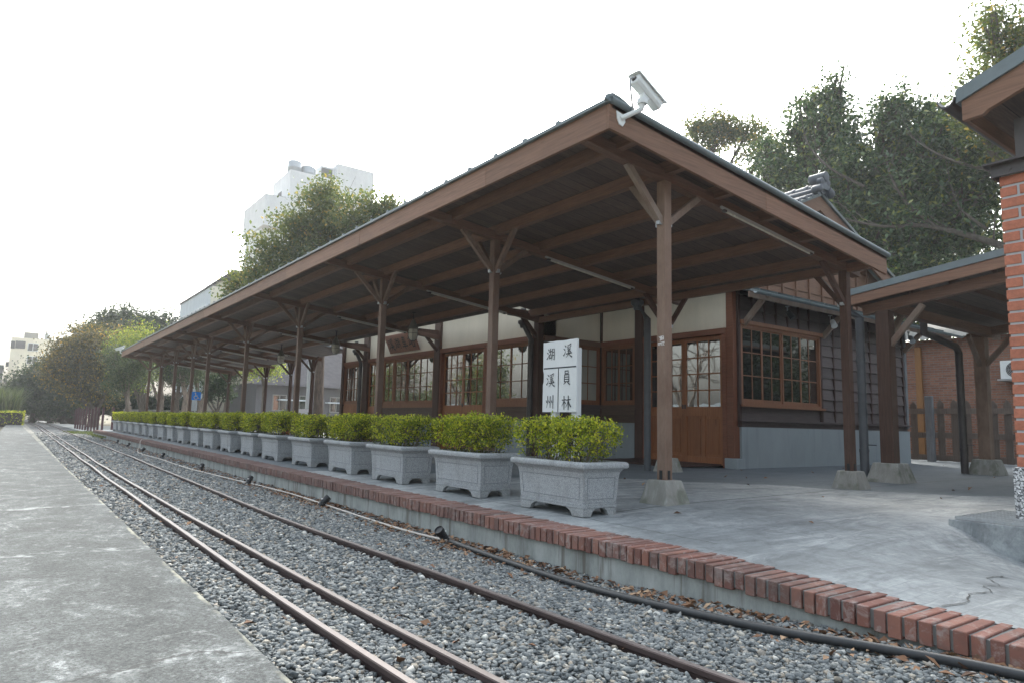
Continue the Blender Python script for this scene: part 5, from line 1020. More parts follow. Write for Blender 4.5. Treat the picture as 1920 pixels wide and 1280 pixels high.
b.quad(sp(0.02, 0.372), sp(0.02, 0.39), sp(0.985, 0.39), sp(0.985, 0.372)); b.quad(sp(0.462, 0.391), sp(0.462, 0.997), sp(0.486, 0.997), sp(0.486, 0.391))
o = b.build('lettering', M['ink'], t, fix=False); o.location.x -= 0.0015

t = thing('access_sign', 'blue wheelchair access sign on a thin white pole behind the planter hedge', 'sign', (6.15, 30, 0.25))
b = MB(); b.box(6.14, 29.98, 0.2, 6.165, 30.005, 1.75); b.build('pole', M['whitemetal'], t)
b = MB(); b.box(5.985, 29.955, 1.715, 6.325, 29.975, 2.045); b.build('sign_panel', M['blue'], t, bevel=0.003)
b = MB(); o0 = (6.02, 29.953, 1.745)
b2 = [S_(*[(36 + 5*math.cos(a), 88 + 5*math.sin(a)) for a in np.linspace(0, 2*math.pi, 9)], w=(10, 10)), S_((38,78),(42,42),(68,42),(80,14),(92,18),w=(11,8)), S_((40,62),(64,62),w=(8,8)), S_(*[(46 + 27*math.cos(a), 28 + 27*math.sin(a)) for a in np.linspace(2.0, 5.95, 12)], w=(8,8))]
glyph(b, b2, o0, (1,0,0), (0,0,1), (0,-1,0), 0.27, 0.002); b.build('symbol', M['chalk'], t, fix=False)

# ------------------------------------------------------------------ ground spotlights, hose, cable
def spot_proto():
    t = thing('ground_spotlight', 'x', 'spotlight', (0, 0, 0), 'black ground spotlights along the platform wall')
    b = MB(); b.tube([(0, 0, -0.05), (0, 0, 0.05)], 0.018, 8); b.box(-0.05, -0.012, 0.03, 0.05, 0.012, 0.045); b.build('stake', M['black'], t)
    ax = Vector((0.55, 0.30, 0.62)).normalized(); c = Vector((0, 0, 0.115))
    b = MB(); b.lathe([(0.045, -0.115), (0.052, -0.11), (0.055, -0.06), (0.048, -0.055), (0.055, -0.05), (0.055, -0.03), (0.048, -0.025), (0.056, -0.02), (0.060, 0.05), (0.066, 0.055), (0.066, 0.115), (0.060, 0.115), (0.056, 0.10)], c, 18, ax); b.build('lamp_head', M['black'], t, smooth=35)
    b = MB(); b.tube([(0.0, -0.07, 0.04), (0.0, -0.075, 0.12)], 0.008, 6); b.tube([(0.0, 0.07, 0.04), (0.0, 0.075, 0.12)], 0.008, 6); b.box(-0.01, -0.075, 0.035, 0.01, 0.075, 0.045); b.build('yoke', M['black'], t)
    b = MB(); b.box(-0.055, -0.03, 0.155, -0.02, 0.0, 0.172); b.build('label_tag', M['chalk'], t)
    return t
sp0 = spot_proto()
SPT = [(3.60, 6.0, 2.9), (3.60, 9.15, -0.6), (3.56, 12.6, 0.3), (3.52, 16.1, 0.5), (3.55, 20.9, 0.4), (3.60, 24.6, -0.5), (3.65, 28.2, 0.2), (3.65, 31.3, 0.4), (3.65, 36.5, 0.2), (3.65, 40.2, 0.1)]
for i, (x, y, rz) in enumerate(SPT):
    l = 'black ground spotlight lying in dry leaves, closest to the black hose end' if i == 0 else f'black ground spotlight at the platform wall, {ORD[i]} counting from the black hose end'
    if i == 0: sp0.location = (x, y, hb(x, y) + 0.01); sp0.rotation_euler = (0, 0, rz); sp0.scale = (0.72, 0.72, 0.72); sp0['label'] = l
    else: dup(sp0, (x, y, hb(x, y) + 0.01), rz, l)
def smooth_path(P, k=6):
    P = [Vector(p) for p in P]; out = []
    for i in range(len(P) - 1):
        a, b_, c, d = P[max(i-1, 0)], P[i], P[i+1], P[min(i+2, len(P)-1)]
        for j in range(k):
            u = j / k; out.append(0.5 * ((2*b_) + (c - a)*u + (2*a - 5*b_ + 4*c - d)*u*u + (3*b_ - a - 3*c + d)*u**3))
    return out + [P[-1]]
LAY = lambda P, h: [(x, y, hb(x, y) + h) for x, y in P]
b = MB(); b.tube(smooth_path(LAY([(3.60, 5.85), (3.52, 4.9), (3.46, 4.0), (3.40, 3.2), (3.44, 2.27), (3.55, 1.72), (3.67, 1.2), (3.74, 0.5), (3.75, -1)], 0.052)), 0.024, 10); tag(b.build('hose', M['hose'], smooth=60), 'black rubber hose lying on the ballast along the platform wall', 'hose')
b = MB(); b.tube([Vector(p) for p in [(4.25, 26.9, 0.235), (3.86, 26.75, 0.232), (3.80, 26.65, 0.16), (3.78, 26.5, -0.04)]] + smooth_path(LAY([(3.70, 26.3), (3.58, 25.4), (3.25, 22.7), (3.34, 19.9), (3.27, 16.5), (3.38, 15.0), (3.50, 13.8), (3.62, 11.9), (3.66, 10.4), (3.60, 8.6), (3.55, 6.8), (3.62, 5.95)], 0.044)), 0.012, 8); tag(b.build('cable', M['cable'], smooth=60), 'pale grey cable snaking over the dry leaves from the planters', 'cable')

# ------------------------------------------------------------------ dark red posts, far fences, hedges
def post_at(name, x, y, z0, h, w, m, label, cat, group):
    b = MB(); b.rings([[(x+a*w*k, y+c*w*k, z) for a, c in ((-1,-1),(1,-1),(1,1),(-1,1))] for z, k in ((z0, 1), (z0+h-0.02, 1), (z0+h, 0.8))]); o = b.build(name, m); tag(o, label, cat, group); return o
for k in range(9):
    f_ = k / 8; x, y = 4.26 - 0.34*f_, 45.4 + 10.6*f_
    post_at('wooden_post', x, y, -0.03, 1.42 + 0.06*math.sin(k*2), 0.052, M['redpost'], f'dark red square post beside the track, {ORD[k]} counting from the brick platform end', 'post', 'dark red posts beyond the platform')
for k, (x, y) in enumerate(((4.95, 50.2), (5.2, 47.5))): post_at('wooden_post', x, y, -0.03, 1.5, 0.06, M['redpost'], ['dark red square post standing alone behind the post row', 'dark red square post between the post row and the last planter'][k], 'post', 'dark red posts beyond the platform')
t = thing('post_fence', 'long dark timber post fence bordering the pale path under the trees', 'fence', (5, 75, 0))
for k in range(34):
    f_ = k / 33; x, y = 5.6 - 3.1*f_ ** 1.0, 72 + 38*f_; b = MB(); h = 1.5 + random.uniform(-0.25, 0.5); b.box(x-0.08, y-0.08, -0.05, x+0.08, y+0.08, h); b.build('post', M['barkdark'], t)
b = MB(); b.beam((5.62, 72, 0.9), (2.5, 110, 0.9), 0.06, 0.1); b.build('rail', M['barkdark'], t)
def leafbox(name, x0, x1, y0, y1, z0, z1, n, m, sz, label, cat, core=None):
    t = thing(name, label, cat, ((x0+x1)/2, (y0+y1)/2, z0))
    P = np.stack([RNG.uniform(x0, x1, n), RNG.uniform(y0, y1, n), z0 + (z1-z0) * RNG.random(n) ** 0.7], -1); v, f = leaf_sheet(P, RNG.uniform(0.7, 1.3, n)*sz, 0.5); np_mesh('foliage', v, f, m, t)
    if core: b = MB(); b.box(x0+0.15, y0+0.15, z0-0.05, x1-0.15, y1-0.15, z1-0.15); b.build('stems', core, t)
leafbox('clipped_hedge', -6, 1.15, 61.5, 63.5, 0, 1.12, 9000, M['lf_shrub'], 0.14, 'low clipped green hedge at the far end of the concrete walkway', 'hedge', M['barkdark'])
def reeds(x0, x1, y0, y1, n, h, label):
    t = thing('tall_grass', label, 'grass', ((x0+x1)/2, (y0+y1)/2, 0)); V = []; F = []
    for k in range(n):
        x, y = RNG.uniform(x0, x1), RNG.uniform(y0, y1); hh = h * RNG.uniform(0.6, 1.1); a = RNG.uniform(0, 6.28); l = RNG.uniform(0.1, 0.5)*hh; w = 0.035; dx, dy = math.cos(a), math.sin(a); nx, ny = -dy*w, dx*w; i = len(V)
        V += [(x-nx, y-ny, 0), (x+nx, y+ny, 0), (x+nx+dx*l*0.3, y+ny+dy*l*0.3, hh*0.6), (x-nx+dx*l*0.3, y-ny+dy*l*0.3, hh*0.6), (x+dx*l, y+dy*l, hh*0.92)]; F += [(i, i+1, i+2), (i, i+2, i+3), (i+3, i+2, i+4)]
    np_mesh('foliage', np.array(V), np.array(F), M['lf_grey'], t)
reeds(-4, 0.7, 66, 72, 2600, 3.2, 'tall pale green reeds behind the low clipped hedge')

# ------------------------------------------------------------------ trees
def at(px, py, D):
    """a point D metres away (level distance) in the direction of a spot in the 1920 x 1280 picture"""
    m = S.camera.matrix_world.to_3x3(); d = m @ Vector((px - 960, 640 - py, -1280)); h = math.hypot(d.x, d.y); return CAM + d * (D / h)
def tree(name, label, cat, base, tr, blobs, lm, bk, ls, dens, group=None, fork=0.35, gaps=0.0, twigs=5, per=11, seed=0, spread=0.33, extra=()):
    rs = np.random.default_rng(seed + 500); global RNG
    t = thing(name, label, cat, base, group); base = Vector(base); b = MB()
    zc = sum(q[2] for q in blobs) / len(blobs); fz = base.z + (min(q[2] - q[5] for q in blobs) - base.z) * fork + 0.5
    fk = base + Vector((rs.normal(0, 0.1), rs.normal(0, 0.1), fz - base.z))
    b.tube([base - Vector((0, 0, 0.2)), base + Vector((0, 0, 0.15)), base.lerp(fk, 0.5) + Vector((rs.normal(0, tr*0.3), rs.normal(0, tr*0.3), 0)), fk], [tr*1.5, tr*1.15, tr*0.95, tr*0.85], 10)
    b.build('trunk', bk, t, smooth=60)
    b = MB()
    for (x, y, z, rx, ry, rz) in blobs:
        c = Vector((x, y, z)); s_ = fk + Vector((rs.normal(0, tr*0.3), rs.normal(0, tr*0.3), rs.uniform(-0.3, 0.1))); mid = s_.lerp(c, 0.5) + Vector((rs.normal(0, 0.25), rs.normal(0, 0.25), rs.normal(0, 0.2)))
        r0 = tr * 0.5; pth = smooth_path([s_, mid, c], 4); b.tube(pth, [r0 * (1 - 0.65*i/(len(pth)-1)) for i in range(len(pth))], 7, False)
        for k in range(twigs):
            p0 = mid.lerp(c, rs.uniform(0.1, 1.0)); d = Vector((rs.normal() * rx, rs.normal() * ry, rs.normal(0.25) * rz)); d = d * (0.85 / max(0.3, math.sqrt((d.x/rx)**2 + (d.y/ry)**2 + (d.z/rz)**2))); e = c + d
            m2 = p0.lerp(e, 0.5) + Vector((rs.normal(0, 0.15), rs.normal(0, 0.15), rs.normal(0, 0.15))); b.tube(smooth_path([p0, m2, e], 3), [r0*0.32*(1-0.8*i/6) for i in range(7)], 5, False)
            for q in range(2):
                e2 = e.lerp(p0, rs.uniform(0.1, 0.6)) + Vector((rs.normal(0, 0.3*rx), rs.normal(0, 0.3*ry), rs.normal(0.1, 0.3*rz))); b.tube([p0.lerp(e, rs.uniform(0.3, 0.7)), e2], [r0*0.14, r0*0.04], 4, False)
    for pts, r0 in extra:
        pth = smooth_path(pts, 5); m_ = len(pth); b.tube(pth, [r0*(1-0.8*i/(m_-1)) for i in range(m_)], 8, False)
        for i in range(3, m_-1, 2):
            e = pth[i] + (pth[min(i+2, m_-1)] - pth[i-1]).normalized()*rs.uniform(0.6, 1.4) + Vector((rs.normal(0, 0.5), rs.normal(0, 0.5), rs.uniform(0.1, 1.0))); b.tube(smooth_path([pth[i], pth[i].lerp(e, 0.5) + Vector((0, 0, rs.normal(0, 0.15))), e], 3), [r0*0.28*(1-0.12*q) for q in range(7)], 5, False)
    b.build('limbs', bk, t, smooth=60)
    if lm is not None:
        C = []
        for (x, y, z, rx, ry, rz) in blobs:
            n = int(dens * (rx*ry + ry*rz + rx*rz)); u = rs.normal(size=(n, 3)); u /= np.linalg.norm(u, axis=1)[:, None]; rad = rs.random(n) ** 0.42
            P = u * rad[:, None] * (1 + 0.20*np.sin(5*u[:, :1] + 3*u[:, 1:2] + seed) + 0.17*np.sin(9*u[:, 2:3] - 4*u[:, :1]) + 0.12*rs.normal(size=(n, 1))) * np.array([rx, ry, rz]) + np.array([x, y, z]); C.append(P)
        C = np.concatenate(C); fq = 2.1 / max(0.5, np.mean([q[3] for q in blobs]) ** 0.5)
        g = np.sin(C[:, 0]*fq*1.7 + seed) * np.sin(C[:, 1]*fq*1.3 + 1.7*seed) + np.sin(C[:, 2]*fq*2.1 + 0.6*C[:, 0]*fq); C = C[g > (-1.6 + gaps)]
        C = C[C[:, 2] > base.z + 0.25]
        keepR = RNG; RNG = rs
        P = np.repeat(C, per, 0) + rs.normal(0, spread, (len(C)*per, 3)) * np.array([1, 1, 0.75]); v, f = leaf_sheet(P, rs.uniform(0.65, 1.3, len(P))*ls, 0.55, 0.45, level=0.75); np_mesh('crown', v, f, lm, t); RNG = keepR
    return t
def blob(px, py, D, rpx, ez=1.0, depth=1.0):
    c = at(px, py, D); r = rpx * D * 0.86 / 1280; return (c.x, c.y, c.z, r*depth, r*depth, r*ez)
BG = 'trees standing behind the station and the canopy'
tree('broadleaf_tree', 'olive green broadleaf tree with sunlit yellowing leaves rising behind the canopy roof', 'tree', (12.9, 34.2, 0), 0.25,
     [blob(600,400,35,62), blob(560,440,36,60), blob(655,420,34,60), blob(505,490,36,58), blob(470,545,37,45), blob(620,470,35,70), blob(700,400,33.5,45), blob(735,385,33,26), blob(545,510,35,50), blob(440,548,37,24), blob(610,355,35,28), blob(685,450,34,50)], M['lf_olive'], M['barkmott'], 0.19, 56, BG, fork=0.95, gaps=0.8, twigs=5, per=12, seed=1, spread=0.26)
tree('banyan_tree', 'huge dark green banyan tree towering behind the gable of the station house', 'tree', (31.5, 17.5, 0), 0.9,
     [blob(1555,250,32,66), blob(1574,165,32,22,1.7), blob(1545,190,32,26,1.2), blob(1500,250,33,40), blob(1515,195,33,26), blob(1690,250,31,56), blob(1690,190,31,20,1.9), blob(1668,205,31,24), blob(1610,320,31,90), blob(1470,330,33,56), blob(1440,290,34,32), blob(1770,280,30,60), blob(1760,235,30,30), blob(1805,240,30,28), blob(1830,330,30,80), blob(1730,390,30,95), blob(1640,420,31,80), blob(1800,430,30,80), blob(1560,380,32,66), blob(1870,280,30,50), blob(1700,480,30,60), blob(1740,210,31,22)], M['lf_banyan'], M['barkmott2'], 0.21, 42, BG, fork=0.6, gaps=0.72, twigs=7, per=15, seed=2, spread=0.27,
     extra=[([at(1900,468,28.3), at(1830,446,28.4), at(1740,424,28.6), at(1650,424,29), at(1560,405,29.5)], 0.14), ([at(1860,320,28), at(1800,306,28), at(1745,282,28.5), at(1700,250,29)], 0.07), ([at(1620,350,29.2), at(1560,318,29.4), at(1525,285,29.8), at(1505,255,30.2)], 0.065), ([at(1760,430,28.5), at(1700,380,28.6), at(1670,330,28.8), at(1660,290,29.2)], 0.08), ([at(1850,430,28.2), at(1800,390,28.3), at(1780,340,28.5)], 0.065)])
tree('round_tree', 'smaller tree with thin twisting branches and open grey green crown left of the banyan', 'tree', (34.5, 27.5, 0), 0.35,
     [blob(1350,235,43,42,0.75), blob(1305,240,43,30,0.8), blob(1400,250,43,42,0.8), blob(1340,262,43,46,0.5), blob(1430,290,42,45)], M['lf_olive'], M['barkdark'], 0.22, 45, BG, fork=0.75, gaps=0.5, twigs=7, seed=3, spread=0.3)
tree('tall_tree', 'tall tree with sunlit yellow green top above the brick pillar roof', 'tree', (27.5, 7.6, 0), 0.5,
     [blob(1870,70,27,45), blob(1860,25,27,20), blob(1905,130,27,60), blob(1840,165,27,40), blob(1930,60,27,45), blob(1880,210,27,60), blob(1815,215,27.5,28), blob(1930,240,27,70)], M['lf_olive'], M['bark'], 0.16, 62, BG, fork=0.75, gaps=0.4, twigs=5, seed=4, spread=0.26)
LG = 'trees beside the track beyond the canopy'
tree('autumn_tree', 'wide spreading tree with brown and golden autumn leaves beside the track', 'tree', (5.45, 62, 0), 0.34,
     [blob(170,660,62,50), blob(135,670,62,40), blob(205,690,61,48), blob(110,690,63,30), blob(180,715,62,45), blob(225,650,62,40), blob(140,710,62,34)], M['lf_brown'], M['bark'], 0.18, 60, LG, fork=0.4, gaps=0.2, twigs=5, seed=5, spread=0.32)
tree('dark_tree', 'tall dark green tree rising above the autumn tree', 'tree', (10.5, 77, 0), 0.4,
     [blob(200,625,78,36), blob(235,610,78,34), blob(275,625,77,38), blob(245,660,76,60), blob(310,620,75,32), blob(165,640,79,28)], M['lf_dark'], M['barkdark'], 0.30, 42, LG, gaps=0.45, twigs=4, seed=6, spread=0.4)
tree('yellowish_tree', 'yellow green feathery tree standing directly behind the far corner of the canopy', 'tree', (8.3, 58.5, 0), 0.25,
     [blob(240,650,59,34), blob(270,640,58,34), blob(255,690,58,40), blob(300,660,58,34)], M['lf_bright'], M['bark'], 0.16, 40, LG, gaps=0.3, twigs=4, seed=7, spread=0.3)
tree('feathery_tree', 'grey green feathery tree in front of the far canopy corner', 'tree', (6.2, 50.5, 0), 0.22,
     [blob(232,690,51,30), blob(215,665,51,22), blob(255,700,50,34), blob(225,715,51,28), blob(265,670,50,24)], M['lf_grey'], M['bark'], 0.14, 70, LG, fork=0.5, gaps=0.2, twigs=5, seed=8, spread=0.24)
for i, (px, D, sd_) in enumerate(((300, 58, 9), (345, 57, 10), (375, 60, 11), (330, 66, 14), (425, 64, 15))):
    g = at(px, 775, D); tree('feathery_tree', ['pale trunked grey green tree seen between the two farthest canopy posts', 'grey green tree with forked pale trunk seen through the far canopy bays', 'grey green tree behind the blue wheelchair sign', 'grey green tree standing farther back between the far canopy posts', 'grey green tree in front of the low house gable end'][i], 'tree', (g.x, g.y, 0), 0.26,
         [blob(px-12,675,D,30), blob(px+20,685,D,30), blob(px,650,D,30), blob(px+5,700,D,26)], M['lf_grey'], M['barkpale'], 0.15, 52, LG, fork=0.55, gaps=0.3, twigs=5, seed=sd_, spread=0.3)
g = at(405, 775, 50); tree('small_tree', 'small dark glossy tree with forked trunk in front of the low grey house', 'tree', (g.x, g.y, 0), 0.16, [blob(400,725,50,18), blob(415,715,50,18), blob(425,738,50,14), blob(395,745,50,10)], M['lf_dark'], M['barkdark'], 0.2, 60, LG, gaps=0.2, seed=12, spread=0.2)
g = at(492, 775, 47); tree('small_tree', 'light green young tree seen under the canopy in front of the low grey house', 'tree', (g.x, g.y, 0), 0.14, [blob(490,680,47,28), blob(515,690,47,22), blob(470,695,47,18)], M['lf_bright'], M['bark'], 0.13, 52, LG, fork=0.8, gaps=0.2, seed=13, spread=0.24)
for i, (px, py, D, r, lm) in enumerate(((60,735,82,42,'lf_dark'), (95,722,80,46,'lf_dark'), (120,750,78,30,'lf_dark'), (40,750,90,30,'lf_dark'))):
    g = at(px, 780, D); tree('dark_shrub_tree', ['dense dark green bushy tree left of the autumn tree', 'dark green bushy tree touching the autumn tree', 'low dark tree beneath the autumn tree crown', 'farthest dark bushy tree behind the reeds'][i], 'tree', (g.x, g.y, 0), 0.25, [blob(px,py,D,r), blob(px-r*0.6,py+12,D,r*0.6), blob(px+r*0.5,py-10,D,r*0.6), blob(px+8,py-r*0.6,D,r*0.5)], M[lm], M['barkdark'], 0.26, 46, LG, gaps=0.0, seed=20+i, spread=0.4)
for i, (px, D) in enumerate(((215, 72), (290, 74), (160, 85), (250, 90), (345, 80))):
    g = at(px, 780, D); tree('understory_bush', f'dark bush in the shade beneath the far trees, {ORD[i]} by size from the track', 'bush', (g.x, g.y, 0), 0.1, [blob(px,757,D,24,0.6), blob(px-28,760,D,22,0.6), blob(px+28,760,D,22,0.6)], M['lf_dark'], M['barkdark'], 0.26, 46, LG, gaps=0.0, twigs=2, seed=30+i, spread=0.35)
# trunks seen below the canopy next to the station
g = at(603, 775, 33); b = MB(); b.tube([(g.x, g.y, -0.1), (g.x+0.05, g.y, 1.5), (g.x+0.12, g.y+0.1, 3.4), (g.x+0.3, g.y+0.2, 6)], [0.55, 0.42, 0.36, 0.3], 12)
g = at(628, 775, 31); b.tube([(g.x, g.y, -0.1), (g.x, g.y, 2), (g.x+0.1, g.y, 6)], [0.32, 0.27, 0.24], 12) if False else None
g2 = at(603, 775, 33)
# ------------------------------------------------------------------ buildings far off
def win(t, x0, x1, z0, z1, y, m='glass', fr='whitemetal'):
    b = MB(); w = 0.08
    b.box(x0-w, y-0.06, z0-w, x1+w, y-0.001, z0); b.box(x0-w, y-0.06, z1, x1+w, y-0.001, z1+w); b.box(x0-w, y-0.06, z0, x0, y-0.001, z1); b.box(x1, y-0.06, z0, x1+w, y-0.001, z1); b.box((x0+x1)/2-0.04, y-0.05, z0, (x0+x1)/2+0.04, y-0.001, z1); o = b.build('window', M[fr], t)
    b = MB(); b.box(x0, y-0.03, z0, x1, y-0.002, z1); b.build('pane', M[m], o)
t = thing('apartment_tower', 'tall white apartment tower with water tanks on its roof behind the olive tree', 'building', (34, 92, 0))
k = at(546, 306, 95); tx, ty, tz = k.x, k.y, k.z
b = MB(); b.box(tx, ty, 0, tx+12.2, ty+7.5, tz-0.9); b.build('wall', M['tower'], t)
b = MB(); b.box(tx-3.4, ty-1.0, tz-9.5, tx-0.002, ty+9, tz-5.3); b.box(tx-3.2, ty+0.5, 0, tx-0.002, ty+8, tz-9.5); b.build('side_block', M['tower'], t)
b = MB(); b.box(tx+6.6, ty+0.02, tz-0.9, tx+12.2, ty+7, tz+1.6); b.box(tx+4.6, ty+1.2, tz-0.9, tx+6.58, ty+5, tz+1.2); b.build('stair_head', M['tower'], t)
b = MB(); b.box(tx+4.7, ty+1.15, tz-0.6, tx+6.3, ty+1.19, tz+0.9); b.build('opening', M['greyhouse'], t)
for dx, dz in ((1.2, 0), (3.1, -0.3)):
    b = MB(); b.lathe([(1.0, 0), (1.0, 0.9), (1.04, 0.95), (1.0, 1.0), (1.0, 1.8), (0.8, 2.0), (0.3, 2.15)], (tx+dx, ty+2, tz-0.9+dz), 18); b.build('water_tank', M['steel'], t, smooth=40)
b = MB(); b.box(tx-0.05, ty+3.4, tz-4.6, tx-0.001, ty+4.9, tz-3.1); b.build('window', M['greyhouse'], t)
b = MB(); b.box(tx-0.9, ty+1, tz-5.3, tx-0.05, ty+6, tz-4.6); b.build('parapet', M['oldconcrete'], t)
t = thing('cream_apartment', 'cream coloured apartment block with small windows at the far left beyond the reeds', 'building', (2, 122, 0))
k = at(22, 632, 120); k2 = at(105, 640, 120)
b = MB(); b.box(k.x, 119.5, 0, k2.x, 131, k.z); b.build('wall', M['creamhouse'], t)
for px, py in ((62, 650), (60, 674), (58, 698), (56, 722)): q = at(px, py, 119.5); win(t, q.x-0.55, q.x+0.55, q.z-0.55, q.z+0.45, 119.5, 'greyhouse')
q = at(38, 645, 119.5); b = MB(); b.box(q.x-0.55, 119.44, q.z-0.6, q.x+0.6, 119.5, q.z+0.45); b.build('balcony_opening', M['greyhouse'], t)
q = at(25, 645, 119.5); b = MB(); b.box(q.x-0.3, 119.44, q.z-0.6, q.x+0.2, 119.5, q.z+0.45); b.build('balcony_opening', M['greyhouse'], t)
q = at(58, 630, 122); b = MB(); b.box(q.x-0.8, 121, q.z-0.6, q.x+0.9, 123, q.z+0.4); b.build('roof_box', M['oldconcrete'], t)
q = at(88, 634, 122); b = MB(); b.lathe([(0.3, 0), (0.3, 1.2), (0.1, 1.4)], (q.x, 122, k.z-0.2), 10); b.build('water_tank', M['steel'], t)
for z in (2.5, 5, 7.4):
    b = MB(); b.box(k.x-0.35, 121, z, k.x-0.001, 122, z+0.6); b.build('air_unit', M['greyhouse'], t)
t = thing('grey_house', 'narrow grey house at the very edge left of the cream apartment block', 'building', (-4, 118, 0))
b = MB(); b.box(-9, 117, 0, 0.0-0.9, 128, at(0, 688, 117).z); b.build('wall', M['greyhouse'], t)
b = MB(); b.box(-9.2, 116.6, at(0, 688, 117).z, -0.8, 128, at(0, 688, 117).z+0.3); b.build('roof', M['roofmetal'], t)
t = thing('tan_house', 'tan roofed house peeking over the autumn tree', 'building', (7, 105, 0))
k = at(112, 630, 108); b = MB(); b.box(k.x, 107, 0, k.x+5, 114, k.z-0.6); b.build('wall', M['creamhouse'], t); b = MB(); b.prism([(k.x-0.3, 106.5, k.z-0.6), (k.x+5.3, 106.5, k.z-0.2), (k.x+3.2, 106.5, k.z+0.6)], (0, 8, 0)); b.build('roof', M['oldconcrete'], t)
t = thing('pale_house', 'pale blue and beige house with lattice balcony above the canopy edge', 'building', (15, 72, 0))
k = at(398, 536, 71)
b = MB(); b.box(k.x, k.y+0.35, 0, k.x+8, k.y+15, k.z); b.build('wall', M['bluehouse'], t)
b = MB(); b.box(k.x-0.12, k.y+0.2, k.z, k.x+8.1, k.y+15.1, k.z+0.14); b.build('roof_edge', M['greyhouse'], t)
b = MB(); b.box(k.x+0.02, k.y, 0, k.x+8, k.y+0.348, k.z-0.02); b.build('side_wall', M['creamhouse'], t)
b = MB()
for q in range(30): b.box(k.x-0.25, k.y+1.0+q*0.4, k.z-3.6, k.x-0.2, k.y+1.07+q*0.4, k.z-1.7)
for q in range(8): b.box(k.x-0.24, k.y+1.0, k.z-3.6+q*0.26, k.x-0.21, k.y+12.8, k.z-3.54+q*0.26)
b.build('lattice', M['whitemetal'], t)
b = MB(); b.box(k.x+0.9, k.y+0.6, k.z+0.15, k.x+8, k.y+5, k.z+0.7); b.build('upper_floor', M['creamhouse'], t)
b = MB(); b.prism([(k.x+0.5, k.y+0.2, k.z+0.7), (k.x+8.2, k.y+0.2, k.z+0.7), (k.x+8.2, k.y+0.2, k.z+1.9), (k.x+1.9, k.y+0.2, k.z+1.9)], (0, 5.0, 0)); b.build('roof', M['slate'], t)
t = thing('low_house', 'low grey house with wide dark roof behind the railing seen under the canopy', 'building', (21, 58, 0))
b = MB(); b.box(16.2, 57, 0, 40, 66, 3.9); b.build('wall', M['greyhouse'], t)
b = MB(); b.prism([(15.6, 56.2, 3.7), (41, 56.2, 3.7), (41, 66, 9.5), (15.6, 66, 9.5)], (0, 0.2, 0.15)); b.build('roof', M['slate'], t)
for x in (17.6, 19.8, 22.5): win(t, x, x+1.0, 1.7, 2.9, 57, 'glass', 'oldconcrete')
b = MB(); b.box(18, 56.3, 2.5, 20.3, 56.98, 2.6); b.box(22, 56.3, 2.4, 24.4, 56.98, 2.5); b.build('window_canopy', M['bluehouse'], t)
t = thing('railing', 'grey metal handrail in front of the low grey house beyond the canopy', 'railing', (16, 46, 0))
b = MB(); b.tube([(9.5, 49, 1.25), (16.5, 46.5, 1.25), (19.6, 45.0, 1.25), (21.2, 43, 0.85)], 0.035, 6); b.build('rail', M['steel'], t)
for k in range(16):
    f_ = k/15; x, y = 9.5 + 10.1*f_, 49 - 4.0*f_; b = MB(); b.tube([(x, y, -0.05), (x, y, 1.24)], 0.03, 5); b.build('post', M['iron'], t)
t = thing('boundary_wall', 'pale boundary wall in the shade of the far trees', 'wall', (12, 66, 0)); b = MB(); b.prism([(8.2, 68, -0.05), (15.5, 62, -0.05), (15.5, 62, 1.5), (8.2, 68, 1.5)], (0.1, 0.2, 0)); b.build('wall', M['oldconcrete'], t)

# ------------------------------------------------------------------ the other side of the track: only seen mirrored in the station windows
OG = 'trees across the track'
def plain_blob(x, y, z, r): return (x, y, z, r, r, r)
tree('bare_tree', 'leafless branching tree across the track mirrored in the sliding door panes', 'tree', (-9, 12, 0), 0.26, [plain_blob(-9, 10.5, 5.0, 2.2), plain_blob(-8.5, 13.4, 5.6, 2.2), plain_blob(-10, 12, 7, 2.4)], None, M['barkpale'], 0.1, 1, OG, fork=0.25, twigs=11, seed=40)
tree('bare_tree', 'second leafless tree across the track mirrored in the many paned windows', 'tree', (-8, 27, 0), 0.28, [plain_blob(-8, 25.5, 5.0, 2.2), plain_blob(-7.6, 28.4, 5.6, 2.4), plain_blob(-9, 27, 7, 2.6)], None, M['bark'], 0.1, 1, OG, fork=0.25, twigs=11, seed=41)
tree('leafy_tree', 'leafy tree across the track mirrored in the window by the station corner', 'tree', (-9, 44, 0), 0.25, [plain_blob(-9, 43, 3.0, 1.6), plain_blob(-9, 45, 4.0, 1.6), plain_blob(-10, 44, 5.2, 1.7)], M['lf_olive'], M['bark'], 0.22, 26, OG, gaps=0.6, seed=42)
tree('leafy_tree', 'second leafy tree across the track mirrored in the far windows', 'tree', (-9, 60, 0), 0.25, [plain_blob(-9, 59, 3.0, 1.9), plain_blob(-9, 61.5, 4.0, 1.8), plain_blob(-10, 60, 5.6, 1.9)], M['lf_olive'], M['bark'], 0.22, 26, OG, gaps=0.6, seed=43)
